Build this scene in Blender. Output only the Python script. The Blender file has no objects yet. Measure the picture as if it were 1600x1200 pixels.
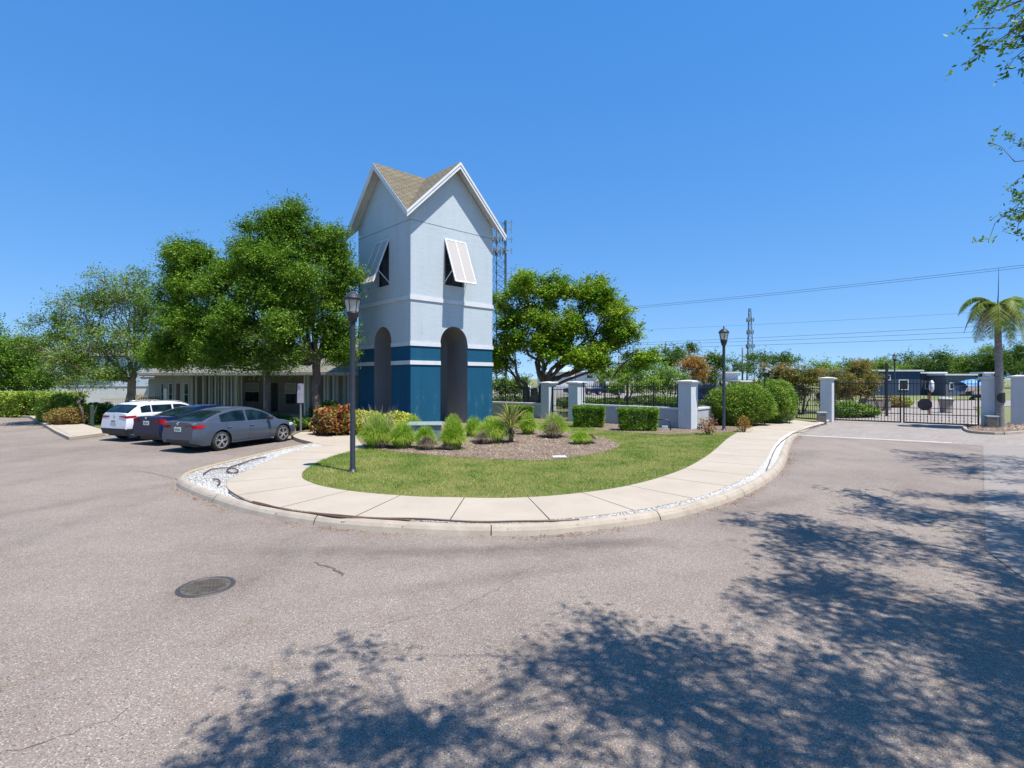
import bpy, bmesh, math, random
import numpy as np
from mathutils import Vector, Matrix
from mathutils.geometry import tessellate_polygon
R = math.radians
random.seed(7); rng = np.random.default_rng(7)
C = bpy.context.scene.collection
SC = bpy.context.scene
F, HY, CH = 820.0, 591.0, 2.5          # focal length in photo pixels, horizon row, eye height in metres

# ---------------------------------------------------------------- camera, sky, sun
cam = bpy.data.cameras.new('camera'); co = bpy.data.objects.new('camera', cam); C.objects.link(co)
co.location = (0, 0, CH); co.rotation_euler = (R(90), 0, 0)
cam.sensor_width = 36; cam.lens = 36 * F / 1600; cam.shift_y = -(600 - HY) / 1600
cam.clip_start = .05; cam.clip_end = 3000
SC.camera = co
SUN_AZ = math.atan2(.79, -.61)         # sun stands right of and behind the camera
SUN_EL = R(67)
w = bpy.data.worlds.new('World'); SC.world = w; w.use_nodes = True
nt = w.node_tree; sky = nt.nodes.new('ShaderNodeTexSky'); sky.sky_type = 'NISHITA'; sky.sun_disc = False
sky.sun_elevation = SUN_EL; sky.sun_rotation = SUN_AZ
sky.air_density = 1.0; sky.dust_density = 0; sky.ozone_density = 6.0; sky.altitude = 0
tcw = nt.nodes.new('ShaderNodeTexCoord'); mpw = nt.nodes.new('ShaderNodeMapping'); mpw.inputs['Scale'].default_value = (1, 1, .9); mpw.inputs['Location'].default_value = (0, 0, .10)
nt.links.new(tcw.outputs['Generated'], mpw.inputs[0]); nt.links.new(mpw.outputs[0], sky.inputs[0])
gm = nt.nodes.new('ShaderNodeGamma'); gm.inputs[1].default_value = .46; nt.links.new(sky.outputs[0], gm.inputs[0])   # evens out zenith and horizon
hs = nt.nodes.new('ShaderNodeHueSaturation'); hs.inputs['Hue'].default_value = .513; hs.inputs['Saturation'].default_value = 1.94; hs.inputs['Value'].default_value = 2.5
nt.links.new(gm.outputs[0], hs.inputs['Color']); nt.links.new(hs.outputs[0], nt.nodes['Background'].inputs[0])
nt.nodes['Background'].inputs[1].default_value = .12
sl = bpy.data.lights.new('sun', 'SUN'); sl.energy = 5.0; sl.angle = R(.53); sl.color = (1, .955, .88)
so = bpy.data.objects.new('sun', sl); C.objects.link(so)
sd = Vector((.79 * math.cos(SUN_EL), -.61 * math.cos(SUN_EL), math.sin(SUN_EL)))
so.rotation_euler = sd.to_track_quat('Z', 'Y').to_euler()
SC.view_settings.view_transform = 'Standard'; SC.view_settings.look = 'None'
SC.view_settings.exposure = .6; SC.view_settings.gamma = 1
SC.render.engine = 'CYCLES'
SC.cycles.max_bounces = 6; SC.cycles.diffuse_bounces = 3; SC.cycles.glossy_bounces = 3
SC.cycles.transparent_max_bounces = 8; SC.cycles.transmission_bounces = 4

# ---------------------------------------------------------------- helpers
def G(px, py, z=0.0):
    "photo pixel -> point on the level plane z"
    d = (CH - z) * F / (py - HY); return ((px - 800) * d / F, d)
def XD(px, d): return (px - 800) * d / F
def ZD(py, d): return CH + (HY - py) * d / F

def cat(o, label=None, category=None, group=None, kind=None):
    if label: o['label'] = label
    if category: o['category'] = category
    if group: o['group'] = group
    if kind: o['kind'] = kind
    return o
def thing(name, label, category, loc=(0, 0, 0), rz=0, group=None):
    o = bpy.data.objects.new(name, None); C.objects.link(o); o.empty_display_size = .2
    o.location = loc; o.rotation_euler = (0, 0, rz)
    return cat(o, label, category, group)
def link(name, me, m, parent=None, smooth=False):
    o = bpy.data.objects.new(name, me); C.objects.link(o)
    for x in (m if isinstance(m, (list, tuple)) else [m]): me.materials.append(x)
    if parent: o.parent = parent
    if smooth: me.polygons.foreach_set('use_smooth', [True] * len(me.polygons))
    return o
class MB:
    "collects verts and faces of ONE mesh"
    def __init__(s): s.v = []; s.f = []; s.mi = []
    def add(s, vs, fs, mi=0):
        b = len(s.v); s.v += [tuple(p) for p in vs]
        for f in fs: s.f.append([b + i for i in f]); s.mi.append(mi)
        return s
    def box(s, x0, x1, y0, y1, z0, z1, mi=0, M=None):
        vs = [(x, y, z) for z in (z0, z1) for x, y in ((x0, y0), (x1, y0), (x1, y1), (x0, y1))]
        if M: vs = [M @ Vector(p) for p in vs]
        return s.add(vs, [(3, 2, 1, 0), (4, 5, 6, 7), (0, 1, 5, 4), (1, 2, 6, 5), (2, 3, 7, 6), (3, 0, 4, 7)], mi)
    def bar(s, a, b, wd, hg=None, mi=0, up=(0, 0, 1)):
        a = Vector(a); b = Vector(b); d = b - a; L = d.length; d.normalize(); hg = hg or wd
        u = Vector(up)
        if abs(d.dot(u)) > .98: u = Vector((1, 0, 0))
        x = d.cross(u).normalized(); y = x.cross(d).normalized()
        M = Matrix((x, d, y)).transposed().to_4x4(); M.translation = a
        return s.box(-wd / 2, wd / 2, 0, L, -hg / 2, hg / 2, mi, M)
    def tube(s, pts, rad, n=8, cap=True, mi=0):
        pts = [Vector(p) for p in pts]; k = len(pts)
        if not isinstance(rad, (list, tuple)): rad = [rad] * k
        vs = []; ref = None
        for i, p in enumerate(pts):
            d = (pts[min(i + 1, k - 1)] - pts[max(i - 1, 0)]).normalized()
            if ref is None:
                ref = Vector((1, 0, 0)) if abs(d.x) < .8 else Vector((0, 1, 0))
            x = (ref - d * ref.dot(d)).normalized(); y = d.cross(x); ref = x
            for j in range(n):
                a = 2 * math.pi * j / n; vs.append(p + x * (rad[i] * math.cos(a)) + y * (rad[i] * math.sin(a)))
        fs = [(i * n + j, i * n + (j + 1) % n, (i + 1) * n + (j + 1) % n, (i + 1) * n + j) for i in range(k - 1) for j in range(n)]
        if cap: fs += [tuple(range(n))[::-1], tuple((k - 1) * n + j for j in range(n))]
        return s.add(vs, fs, mi)
    def lathe(s, prof, n=16, c=(0, 0, 0), mi=0):
        vs = []; k = len(prof)
        for r, z in prof:
            for j in range(n):
                a = 2 * math.pi * j / n; vs.append((c[0] + r * math.cos(a), c[1] + r * math.sin(a), c[2] + z))
        fs = [(i * n + j, i * n + (j + 1) % n, (i + 1) * n + (j + 1) % n, (i + 1) * n + j) for i in range(k - 1) for j in range(n)]
        fs += [tuple(range(n))[::-1], tuple((k - 1) * n + j for j in range(n))]
        return s.add(vs, fs, mi)
    def frust(s, x, y, z0, z1, a0, a1, mi=0, b0=None, b1=None):
        "rectangular frustum"
        b0 = a0 if b0 is None else b0; b1 = a1 if b1 is None else b1
        vs = [(x - a0, y - b0, z0), (x + a0, y - b0, z0), (x + a0, y + b0, z0), (x - a0, y + b0, z0), (x - a1, y - b1, z1), (x + a1, y - b1, z1), (x + a1, y + b1, z1), (x - a1, y + b1, z1)]
        return s.add(vs, [(3, 2, 1, 0), (4, 5, 6, 7), (0, 1, 5, 4), (1, 2, 6, 5), (2, 3, 7, 6), (3, 0, 4, 7)], mi)
    def poly(s, pts, mi=0):
        "planar concave polygon of 3d points"
        P = [Vector(p) for p in pts]; t = tessellate_polygon([P])
        nrm = Vector((0, 0, 0))
        fs = []
        for a, b, c in t:
            n = (P[b] - P[a]).cross(P[c] - P[a])
            fs.append((a, b, c) if n.z >= 0 else (a, c, b))
        return s.add(P, fs, mi)
    def grid(s, rows, mi=0, closed=False):
        "rows of equal length point lists"
        n = len(rows[0]); vs = [p for r in rows for p in r]
        fs = [(i * n + j, i * n + (j + 1) % n, (i + 1) * n + (j + 1) % n, (i + 1) * n + j) for i in range(len(rows) - 1) for j in range(n if closed else n - 1)]
        return s.add(vs, fs, mi)
    def build(s, name, m, parent=None, smooth=False, bevel=0, loc=None):
        me = bpy.data.meshes.new(name); me.from_pydata(s.v, [], s.f)
        me.polygons.foreach_set('material_index', s.mi)
        bm = bmesh.new(); bm.from_mesh(me); bmesh.ops.recalc_face_normals(bm, faces=bm.faces); bm.to_mesh(me); bm.free()
        me.update()
        o = link(name, me, m, parent, smooth)
        if bevel:
            md = o.modifiers.new('bevel', 'BEVEL'); md.width = bevel; md.segments = 2; md.limit_method = 'ANGLE'
        if loc: o.location = loc
        return o
def np_mesh(name, V, Fq, m, parent=None, smooth=False):
    "numpy arrays -> mesh, all faces with the same vertex count"
    me = bpy.data.meshes.new(name); k = Fq.shape[1]; nf = len(Fq)
    me.vertices.add(len(V)); me.vertices.foreach_set('co', np.asarray(V, np.float32).ravel())
    me.loops.add(nf * k); me.loops.foreach_set('vertex_index', Fq.astype(np.int32).ravel())
    me.polygons.add(nf); me.polygons.foreach_set('loop_start', np.arange(0, nf * k, k, dtype=np.int32))
    me.update(calc_edges=True)
    return link(name, me, m, parent, smooth)

# ---------------------------------------------------------------- materials
def newmat(name):
    m = bpy.data.materials.new(name); m.use_nodes = True
    return m, m.node_tree.nodes, m.node_tree.links, m.node_tree.nodes['Principled BSDF']
def mixc(n, l, fac, a, b, blend='MIX'):
    x = n.new('ShaderNodeMix'); x.data_type = 'RGBA'; x.blend_type = blend
    for k, v in ((0, fac), (6, a), (7, b)):
        if isinstance(v, (int, float)): x.inputs[k].default_value = v
        elif isinstance(v, tuple): x.inputs[k].default_value = (*v, 1)
        else: l.new(v, x.inputs[k])
    return x.outputs[2]
def noise(n, l, scale, detail=4, rough=.6, vec=None, lo=None, hi=None):
    t = n.new('ShaderNodeTexNoise'); t.inputs['Scale'].default_value = scale; t.inputs['Detail'].default_value = detail; t.inputs['Roughness'].default_value = rough
    if vec is not None: l.new(vec, t.inputs['Vector'])
    if lo is None: return t.outputs[0]
    mr = n.new('ShaderNodeMapRange'); mr.inputs[1].default_value = lo; mr.inputs[2].default_value = hi; l.new(t.outputs[0], mr.inputs[0])
    return mr.outputs[0]
def mapping(n, l, sc=(1, 1, 1), rot=(0, 0, 0), out='Object'):
    tc = n.new('ShaderNodeTexCoord'); mp = n.new('ShaderNodeMapping'); mp.inputs['Scale'].default_value = sc; mp.inputs['Rotation'].default_value = rot
    l.new(tc.outputs[out], mp.inputs[0]); return mp.outputs[0]
def pm(name, c, c2=None, scale=3, rough=.8, bump=0, bs=40, metal=0, lo=.35, hi=.65, sc=(1, 1, 1), spec=.5):
    m, n, l, p = newmat(name); v = mapping(n, l, sc)
    p.inputs['Roughness'].default_value = rough; p.inputs['Metallic'].default_value = metal; p.inputs['Specular IOR Level'].default_value = spec
    if c2 is None: c2 = tuple(x * .86 for x in c)
    l.new(mixc(n, l, noise(n, l, scale, 6, .65, v, lo, hi), c, c2), p.inputs['Base Color'])
    if bump:
        b = n.new('ShaderNodeBump'); b.inputs['Strength'].default_value = bump; b.inputs['Distance'].default_value = .02
        l.new(noise(n, l, bs, 5, .6, v), b.inputs['Height']); l.new(b.outputs[0], p.inputs['Normal'])
    return m
def leafmat(name, cols, trans=.35, scale=.5, rough=.55):
    "cols: three colours dark to light, varied per leaf and per clump"
    m, n, l, p = newmat(name); v = mapping(n, l)
    g = n.new('ShaderNodeNewGeometry')
    a = n.new('ShaderNodeMath'); a.operation = 'MULTIPLY_ADD'; l.new(g.outputs['Random Per Island'], a.inputs[0]); a.inputs[1].default_value = .55
    l.new(noise(n, l, scale, 3, .6, v, .3, .7), a.inputs[2])
    cr = n.new('ShaderNodeValToRGB'); e = cr.color_ramp.elements
    e[0].position = .2; e[0].color = (*cols[0], 1); e[1].position = 1.25 if False else 1.0; e[1].color = (*cols[2], 1)
    mid = e.new(.6); mid.color = (*cols[1], 1)
    l.new(a.outputs[0], cr.inputs[0]); l.new(cr.outputs[0], p.inputs['Base Color']); p.inputs['Roughness'].default_value = rough
    p.inputs['Specular IOR Level'].default_value = .2
    t = n.new('ShaderNodeBsdfTranslucent')
    tb = mixc(n, l, .55, cr.outputs[0], (.20, .36, .03)); l.new(tb, t.inputs[0])
    mx = n.new('ShaderNodeMixShader'); mx.inputs[0].default_value = trans
    l.new(p.outputs[0], mx.inputs[1]); l.new(t.outputs[0], mx.inputs[2])
    l.new(mx.outputs[0], n['Material Output'].inputs[0])
    return m
M = {}
# asphalt: pale worn, shell aggregate
def asphalt():
    m, n, l, p = newmat('asphalt'); v = mapping(n, l)
    fine = noise(n, l, 75, 3, .75, v, .3, .7)
    vo = n.new('ShaderNodeTexVoronoi'); vo.inputs['Scale'].default_value = 105; l.new(v, vo.inputs['Vector'])
    sp = n.new('ShaderNodeSeparateColor'); l.new(vo.outputs['Color'], sp.inputs[0])
    mr = n.new('ShaderNodeMapRange'); mr.inputs[1].default_value = .84; mr.inputs[2].default_value = .96; l.new(sp.outputs[0], mr.inputs[0])
    c = mixc(n, l, fine, (.165, .134, .112), (.335, .278, .235))
    c = mixc(n, l, mr.outputs[0], c, (.46, .40, .34))
    mr2 = n.new('ShaderNodeMapRange'); mr2.inputs[1].default_value = .12; mr2.inputs[2].default_value = .03; l.new(sp.outputs[1], mr2.inputs[0])
    c = mixc(n, l, mr2.outputs[0], c, (.095, .083, .074))
    big = noise(n, l, .35, 5, .6, v, .38, .68); c = mixc(n, l, big, c, (.80, .79, .80), 'MULTIPLY')
    med = noise(n, l, 1.6, 6, .7, v, .5, .75); c = mixc(n, l, med, c, (.86, .81, .75), 'MULTIPLY')
    c = mixc(n, l, noise(n, l, 4.5, 6, .8, v, .60, .74), c, (.80, .78, .76), 'MULTIPLY')
    v2 = mapping(n, l, (1, .12, 1), (0, 0, R(58)))
    st = noise(n, l, 1.1, 5, .6, v2, .52, .75); c = mixc(n, l, st, c, (.88, .88, .89), 'MULTIPLY')
    # old wear: dark rubbed and damp patches that stay where they are on the road
    for (px, py, sx, sy, rot, lv) in [(640, 862, 3.2, .35, 0, .7), (925, 850, 1.8, .30, .1, .65), (470, 812, 2.0, .3, -.45, .75), (1190, 790, 2.4, .35, .55, .78), (1250, 715, 3.0, .7, .9, .82), (30, 800, 5, .35, 1.15, .86), (760, 905, 2.6, .25, .35, .85), (700, 690, 6, 1.2, 0, .9), (330, 700, 7, 3, .1, .86), (322, 917, .75, .55, 0, .8)]:
        X, Y = G(px, py); mp = n.new('ShaderNodeMapping'); mp.vector_type = 'TEXTURE'; mp.inputs['Location'].default_value = (X, Y, 0); mp.inputs['Rotation'].default_value = (0, 0, rot); mp.inputs['Scale'].default_value = (sx, sy, 10)
        tc_ = n.new('ShaderNodeTexCoord'); l.new(tc_.outputs['Object'], mp.inputs[0]); vl = n.new('ShaderNodeVectorMath'); vl.operation = 'LENGTH'; l.new(mp.outputs[0], vl.inputs[0])
        ad = n.new('ShaderNodeMath'); ad.operation = 'MULTIPLY_ADD'; l.new(noise(n, l, 2.3, 6, .75, v), ad.inputs[0]); ad.inputs[1].default_value = 1.5; l.new(vl.outputs['Value'], ad.inputs[2])
        mr_ = n.new('ShaderNodeMapRange'); mr_.inputs[1].default_value = 1.75; mr_.inputs[2].default_value = .9; l.new(ad.outputs[0], mr_.inputs[0])
        c = mixc(n, l, mr_.outputs[0], c, (lv, lv * .99, lv * .99), 'MULTIPLY')
    l.new(c, p.inputs['Base Color']); p.inputs['Roughness'].default_value = .85; p.inputs['Specular IOR Level'].default_value = .3
    b = n.new('ShaderNodeBump'); b.inputs['Strength'].default_value = .5; b.inputs['Distance'].default_value = .012
    l.new(fine, b.inputs['Height']); l.new(b.outputs[0], p.inputs['Normal'])
    return m
M['asphalt'] = asphalt()
def stained(name, c, c2, edge=(.5, .5, .5), sc=2.0, bump=.3):
    m, n, l, p = newmat(name); v = mapping(n, l)
    a = noise(n, l, sc, 6, .7, v, .35, .7); c0 = mixc(n, l, a, c, c2)
    f = noise(n, l, 90, 3, .7, v, .3, .7); c0 = mixc(n, l, f, c0, (.88, .87, .86), 'MULTIPLY')
    g = noise(n, l, sc * 3.1, 8, .75, v, .6, .72); c0 = mixc(n, l, g, c0, edge, 'MULTIPLY')
    l.new(c0, p.inputs['Base Color']); p.inputs['Roughness'].default_value = .85
    b = n.new('ShaderNodeBump'); b.inputs['Strength'].default_value = bump; b.inputs['Distance'].default_value = .006
    l.new(noise(n, l, 60, 5, .7, v), b.inputs['Height']); l.new(b.outputs[0], p.inputs['Normal'])
    return m
M['walk'] = stained('sidewalk_concrete', (.43, .37, .295), (.37, .315, .25), (.86, .84, .81), .8)
M['curb'] = stained('curb_concrete', (.43, .37, .295), (.31, .26, .205), (.70, .66, .62), 2.2)
M['curb_yellow'] = stained('curb_faded_yellow', (.42, .33, .18), (.34, .27, .17), (.75, .7, .66), 3)
M['slabgap'] = pm('joint_dirt', (.10, .08, .06))
M['oldconc'] = stained('light_concrete', (.265, .232, .205), (.235, .205, .18), (.88, .86, .84), 1.2)
def pavers():
    m, n, l, p = newmat('pavers'); v = mapping(n, l, (1, 1, 1), (0, 0, R(-33)))
    b = n.new('ShaderNodeTexBrick'); b.inputs['Scale'].default_value = 1; b.inputs['Brick Width'].default_value = .22; b.inputs['Row Height'].default_value = .11
    b.inputs['Mortar Size'].default_value = .006; b.inputs['Color1'].default_value = (.25, .215, .185, 1); b.inputs['Color2'].default_value = (.31, .27, .235, 1); b.inputs['Mortar'].default_value = (.22, .19, .17, 1)
    l.new(v, b.inputs['Vector'])
    c = mixc(n, l, noise(n, l, 1.2, 5, .6, v, .35, .7), b.outputs[0], (.86, .84, .82), 'MULTIPLY')
    l.new(c, p.inputs['Base Color']); p.inputs['Roughness'].default_value = .85
    return m
M['pavers'] = pavers()
M['paint_white'] = stained('road_paint_white', (.72, .70, .67), (.5, .48, .45), (.7, .68, .66), 6)
def lawnmat(name, a, b, c):
    m, n, l, p = newmat(name); v = mapping(n, l)
    x = mixc(n, l, noise(n, l, .9, 5, .7, v, .35, .65), a, b); x = mixc(n, l, noise(n, l, 9, 5, .75, v, .45, .7), x, c)
    x = mixc(n, l, noise(n, l, 110, 2, .6, v, .3, .7), x, (.55, .6, .5), 'MULTIPLY')
    l.new(x, p.inputs['Base Color']); p.inputs['Roughness'].default_value = .95
    bb = n.new('ShaderNodeBump'); bb.inputs['Strength'].default_value = .8; bb.inputs['Distance'].default_value = .03
    l.new(noise(n, l, 60, 4, .7, v), bb.inputs['Height']); l.new(bb.outputs[0], p.inputs['Normal'])
    return m
M['turf'] = lawnmat('turf', (.12, .145, .02), (.20, .20, .05), (.26, .21, .09))
M['far_grass'] = lawnmat('far_grass', (.12, .16, .04), (.24, .24, .09), (.30, .26, .12))
M['mulch'] = lawnmat('mulch_soil', (.23, .155, .11), (.30, .22, .165), (.09, .055, .04))
def blademat(name, cols, sc=1.2):
    return leafmat(name, cols, .3, sc, .7)
M['blade'] = blademat('grass_blades', ((.075, .21, .010), (.18, .32, .025), (.46, .44, .13)), .9)
M['stone'] = pm('white_marble_chips', (.64, .63, .61), (.40, .385, .36), 30, .6)
M['stonebed'] = pm('stone_bed', (.34, .32, .29), (.18, .165, .14), 25, .9, .5, 60)
M['chip'] = leafmat('bark_chips', ((.20, .13, .09), (.36, .26, .19), (.50, .40, .32)), 0, 3, .9)
def stucco(name, c, c2, scuff=False):
    m, n, l, p = newmat(name); v = mapping(n, l); vs = mapping(n, l, (1.6, 1.6, .25)); vh = mapping(n, l, (.6, .6, 5))
    x = mixc(n, l, noise(n, l, 1.0, 6, .65, vs, .35, .7), c, c2)
    x = mixc(n, l, noise(n, l, 3, 5, .6, vh, .4, .75), x, (.90, .92, .93), 'MULTIPLY')
    x = mixc(n, l, noise(n, l, 2.2, 7, .75, mapping(n, l, (2.2, 2.2, .12)), .56, .8), x, (.80, .81, .80), 'MULTIPLY')
    if scuff:
        sx = n.new('ShaderNodeSeparateXYZ'); tc = n.new('ShaderNodeTexCoord'); l.new(tc.outputs['Object'], sx.inputs[0])
        hz = n.new('ShaderNodeMapRange'); hz.inputs[1].default_value = 2.0; hz.inputs[2].default_value = .9; l.new(sx.outputs[2], hz.inputs[0])
        st = noise(n, l, 2.4, 6, .8, mapping(n, l, (1.6, 1.6, .35)), .55, .70)
        mu = n.new('ShaderNodeMath'); mu.operation = 'MULTIPLY'; l.new(st, mu.inputs[0]); l.new(hz.outputs[0], mu.inputs[1])
        mu2 = n.new('ShaderNodeMath'); mu2.operation = 'MULTIPLY'; l.new(mu.outputs[0], mu2.inputs[0]); mu2.inputs[1].default_value = .38
        x = mixc(n, l, mu2.outputs[0], x, (.36, .44, .52))
    l.new(x, p.inputs['Base Color']); p.inputs['Roughness'].default_value = .88; p.inputs['Specular IOR Level'].default_value = .25
    b = n.new('ShaderNodeBump'); b.inputs['Strength'].default_value = .8; b.inputs['Distance'].default_value = .02
    l.new(noise(n, l, 16, 7, .8, v), b.inputs['Height']); l.new(b.outputs[0], p.inputs['Normal'])
    return m
M['stucco'] = stucco('pale_stucco', (.50, .555, .585), (.46, .515, .545))
M['navy'] = stucco('blue_stucco', (.004, .076, .145), (.010, .094, .168), True)
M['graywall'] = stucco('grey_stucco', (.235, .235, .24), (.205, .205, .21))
M['pillar'] = stucco('pillar_stucco', (.58, .605, .62), (.52, .545, .56))
M['lowwall'] = stucco('low_wall_stucco', (.44, .455, .475), (.37, .385, .405))
M['white'] = pm('white_trim', (.70, .70, .70), (.62, .62, .61), 2, .55)
M['bandwhite'] = pm('white_band', (.62, .62, .63), (.55, .55, .56), 2, .7)
M['shutter'] = None
def shutterm():
    m, n, l, p = newmat('shutter_louvers'); v = mapping(n, l)
    wv = n.new('ShaderNodeTexWave'); wv.bands_direction = 'Z'; wv.inputs['Scale'].default_value = 9; l.new(v, wv.inputs[0])
    c = mixc(n, l, wv.outputs[1], (.40, .365, .34), (.50, .46, .43)); l.new(c, p.inputs['Base Color']); p.inputs['Roughness'].default_value = .6
    b = n.new('ShaderNodeBump'); b.inputs['Strength'].default_value = .5; b.inputs['Distance'].default_value = .02; l.new(wv.outputs[1], b.inputs['Height']); l.new(b.outputs[0], p.inputs['Normal'])
    return m
M['shutter'] = shutterm()
M['dark'] = pm('dark_void', (.012, .014, .016), rough=.6)
M['line'] = pm('joint_line', (.10, .13, .16))
def shingle(name, c1, c2, mo, rot=0):
    m, n, l, p = newmat(name)
    tc = n.new('ShaderNodeTexCoord'); v = tc.outputs['UV']
    b = n.new('ShaderNodeTexBrick'); b.inputs['Scale'].default_value = 1; b.inputs['Brick Width'].default_value = .42; b.inputs['Row Height'].default_value = .17
    b.inputs['Mortar Size'].default_value = .018; b.inputs['Color1'].default_value = (*c1, 1); b.inputs['Color2'].default_value = (*c2, 1); b.inputs['Mortar'].default_value = (*mo, 1)
    l.new(v, b.inputs['Vector'])
    c = mixc(n, l, noise(n, l, 3, 6, .7, v, .35, .7), b.outputs[0], (.78, .76, .74), 'MULTIPLY')
    l.new(c, p.inputs['Base Color']); p.inputs['Roughness'].default_value = .95
    bb = n.new('ShaderNodeBump'); bb.inputs['Strength'].default_value = .7; bb.inputs['Distance'].default_value = .02; l.new(b.outputs[1], bb.inputs['Height']); bb.invert = True; l.new(bb.outputs[0], p.inputs['Normal'])
    return m
M['shingle'] = shingle('tan_shingles', (.21, .18, .115), (.155, .13, .085), (.06, .05, .032))
M['shingle_grey'] = shingle('grey_green_shingles', (.24, .235, .18), (.19, .185, .145), (.09, .085, .07))
M['bark'] = pm('bark', (.17, .135, .105), (.08, .062, .048), 6, .95, 1, 14, sc=(1, 1, .35))
M['bark_pale'] = pm('pale_bark', (.30, .245, .20), (.14, .11, .09), 5, .95, 1, 14, sc=(1, 1, .4))
M['bark_palm'] = pm('palm_bark', (.27, .25, .24), (.15, .135, .125), 6, .95, 1, 9, sc=(1, 1, 3))
M['black'] = pm('black_metal', (.012, .013, .015), (.02, .021, .024), 8, .45, metal=.0)
M['post'] = pm('dark_grey_post', (.016, .019, .026), (.024, .028, .036), 8, .45)
M['greenbox'] = pm('green_utility_paint', (.19, .27, .25), (.14, .21, .19), 4, .5)
M['steel'] = pm('brushed_steel', (.32, .31, .29), (.2, .19, .175), 5, .45, metal=.6)
M['hose'] = pm('brown_hose', (.13, .07, .045), (.08, .045, .03), 12, .6)
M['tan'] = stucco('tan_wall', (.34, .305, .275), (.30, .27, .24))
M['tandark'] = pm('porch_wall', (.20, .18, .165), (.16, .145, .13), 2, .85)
M['column'] = pm('porch_column_paint', (.42, .44, .43), (.34, .36, .355), 4, .6)
M['gutter'] = pm('gutter_paint', (.42, .40, .375), (.35, .33, .31), 4, .5)
M['wood'] = pm('pole_wood', (.13, .10, .08), (.08, .06, .05), 3, .9, sc=(1, 1, .1))
def glassm(name, c, rough=.06, alpha=None):
    m, n, l, p = newmat(name); p.inputs['Base Color'].default_value = (*c, 1); p.inputs['Roughness'].default_value = rough
    p.inputs['Specular IOR Level'].default_value = .16; p.inputs['Coat Roughness'].default_value = .03
    v = mapping(n, l)
    l.new(mixc(n, l, noise(n, l, 2.5, 3, .5, v, .4, .6), c, tuple(x * 2.2 + .004 for x in c)), p.inputs['Base Color'])
    return m
M['glass'] = glassm('window_glass', (.012, .018, .022))
M['carglass'] = glassm('car_glass', (.003, .009, .013), .03)
def clear():
    m, n, l, p = newmat('lamp_glass'); p.inputs['Base Color'].default_value = (.78, .74, .68, 1); p.inputs['Roughness'].default_value = .25
    t = n.new('ShaderNodeBsdfTranslucent'); t.inputs[0].default_value = (.85, .82, .76, 1)
    g = n.new('ShaderNodeBsdfTransparent'); a = n.new('ShaderNodeMixShader'); a.inputs[0].default_value = .5
    l.new(p.outputs[0], a.inputs[1]); l.new(t.outputs[0], a.inputs[2]); b = n.new('ShaderNodeMixShader'); b.inputs[0].default_value = .35
    l.new(a.outputs[0], b.inputs[1]); l.new(g.outputs[0], b.inputs[2]); l.new(b.outputs[0], n['Material Output'].inputs[0]); return m
M['lampglass'] = clear()
def paint(name, c, metal=.5, rough=.3, flake=None):
    m, n, l, p = newmat(name); v = mapping(n, l)
    l.new(mixc(n, l, noise(n, l, 3, 5, .6, v, .3, .8), c, tuple(x * .88 for x in c)), p.inputs['Base Color'])
    p.inputs['Metallic'].default_value = metal; p.inputs['Roughness'].default_value = rough
    p.inputs['Coat Weight'].default_value = .25; p.inputs['Coat Roughness'].default_value = .03; p.inputs['Specular IOR Level'].default_value = .3; return m
M['car_grey'] = paint('grey_blue_paint', (.095, .115, .15), .45, .28)
M['car_navy'] = paint('navy_paint', (.003, .008, .05), .0, .25)
M['car_white'] = paint('white_paint', (.68, .69, .72), .05, .4)
M['tyre'] = pm('tyre_rubber', (.02, .02, .02), (.03, .029, .028), 10, .8)
M['alloy'] = pm('alloy', (.62, .62, .62), (.5, .5, .5), 8, .3, metal=.7)
M['chrome'] = pm('chrome', (.7, .7, .7), (.6, .6, .6), 8, .15, metal=1)
M['taillight'] = glassm('tail_light_red', (.20, .004, .006), .12)
M['headlight'] = glassm('headlight_lens', (.35, .36, .38), .1)
M['plate'] = pm('plate_white', (.62, .64, .62), (.5, .55, .52), 20, .5)
M['plastic'] = pm('dark_plastic', (.025, .027, .03), rough=.6)
M['iron'] = pm('cast_iron', (.16, .135, .105), (.09, .078, .065), 9, .6, metal=.3)
M['ironring'] = pm('iron_ring', (.06, .058, .065), (.09, .08, .078), 9, .5, metal=.3)
M['seal'] = pm('crack_seal', (.07, .06, .055), (.12, .10, .085), 20, .9)
# foliage
M['oak'] = leafmat('oak_leaves', ((.022, .065, .005), (.07, .16, .010), (.17, .29, .025)), .24, .9)
M['oak_thin'] = leafmat('thin_oak_leaves', ((.03, .075, .010), (.085, .165, .018), (.20, .29, .05)), .28, .7)
M['olive'] = leafmat('black_olive_leaves', ((.025, .085, .003), (.095, .225, .006), (.28, .37, .02)), .24, .8)
M['hedge'] = leafmat('hedge_leaves', ((.03, .085, .006), (.085, .185, .012), (.21, .33, .035)), .25, 2)
M['hedge_yellow'] = leafmat('yellow_hedge_leaves', ((.09, .16, .012), (.22, .32, .03), (.38, .46, .08)), .3, 2)
M['bush'] = leafmat('bush_leaves', ((.045, .11, .008), (.11, .22, .016), (.24, .33, .05)), .3, 1.2)
M['croton'] = leafmat('croton_leaves', ((.10, .012, .012), (.27, .045, .03), (.36, .25, .07)), .25, 3)
M['golden'] = leafmat('golden_leaves', ((.16, .20, .015), (.38, .40, .04), (.60, .58, .12)), .3, 3)
M['brownbush'] = leafmat('russet_leaves', ((.05, .065, .012), (.19, .135, .035), (.36, .22, .08)), .3, .5)
M['orange'] = leafmat('orange_leaves', ((.20, .07, .02), (.34, .13, .03), (.42, .2, .06)), .3, 1)
M['far'] = leafmat('far_leaves', ((.018, .055, .006), (.05, .11, .013), (.105, .175, .028)), .2, .15)
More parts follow.
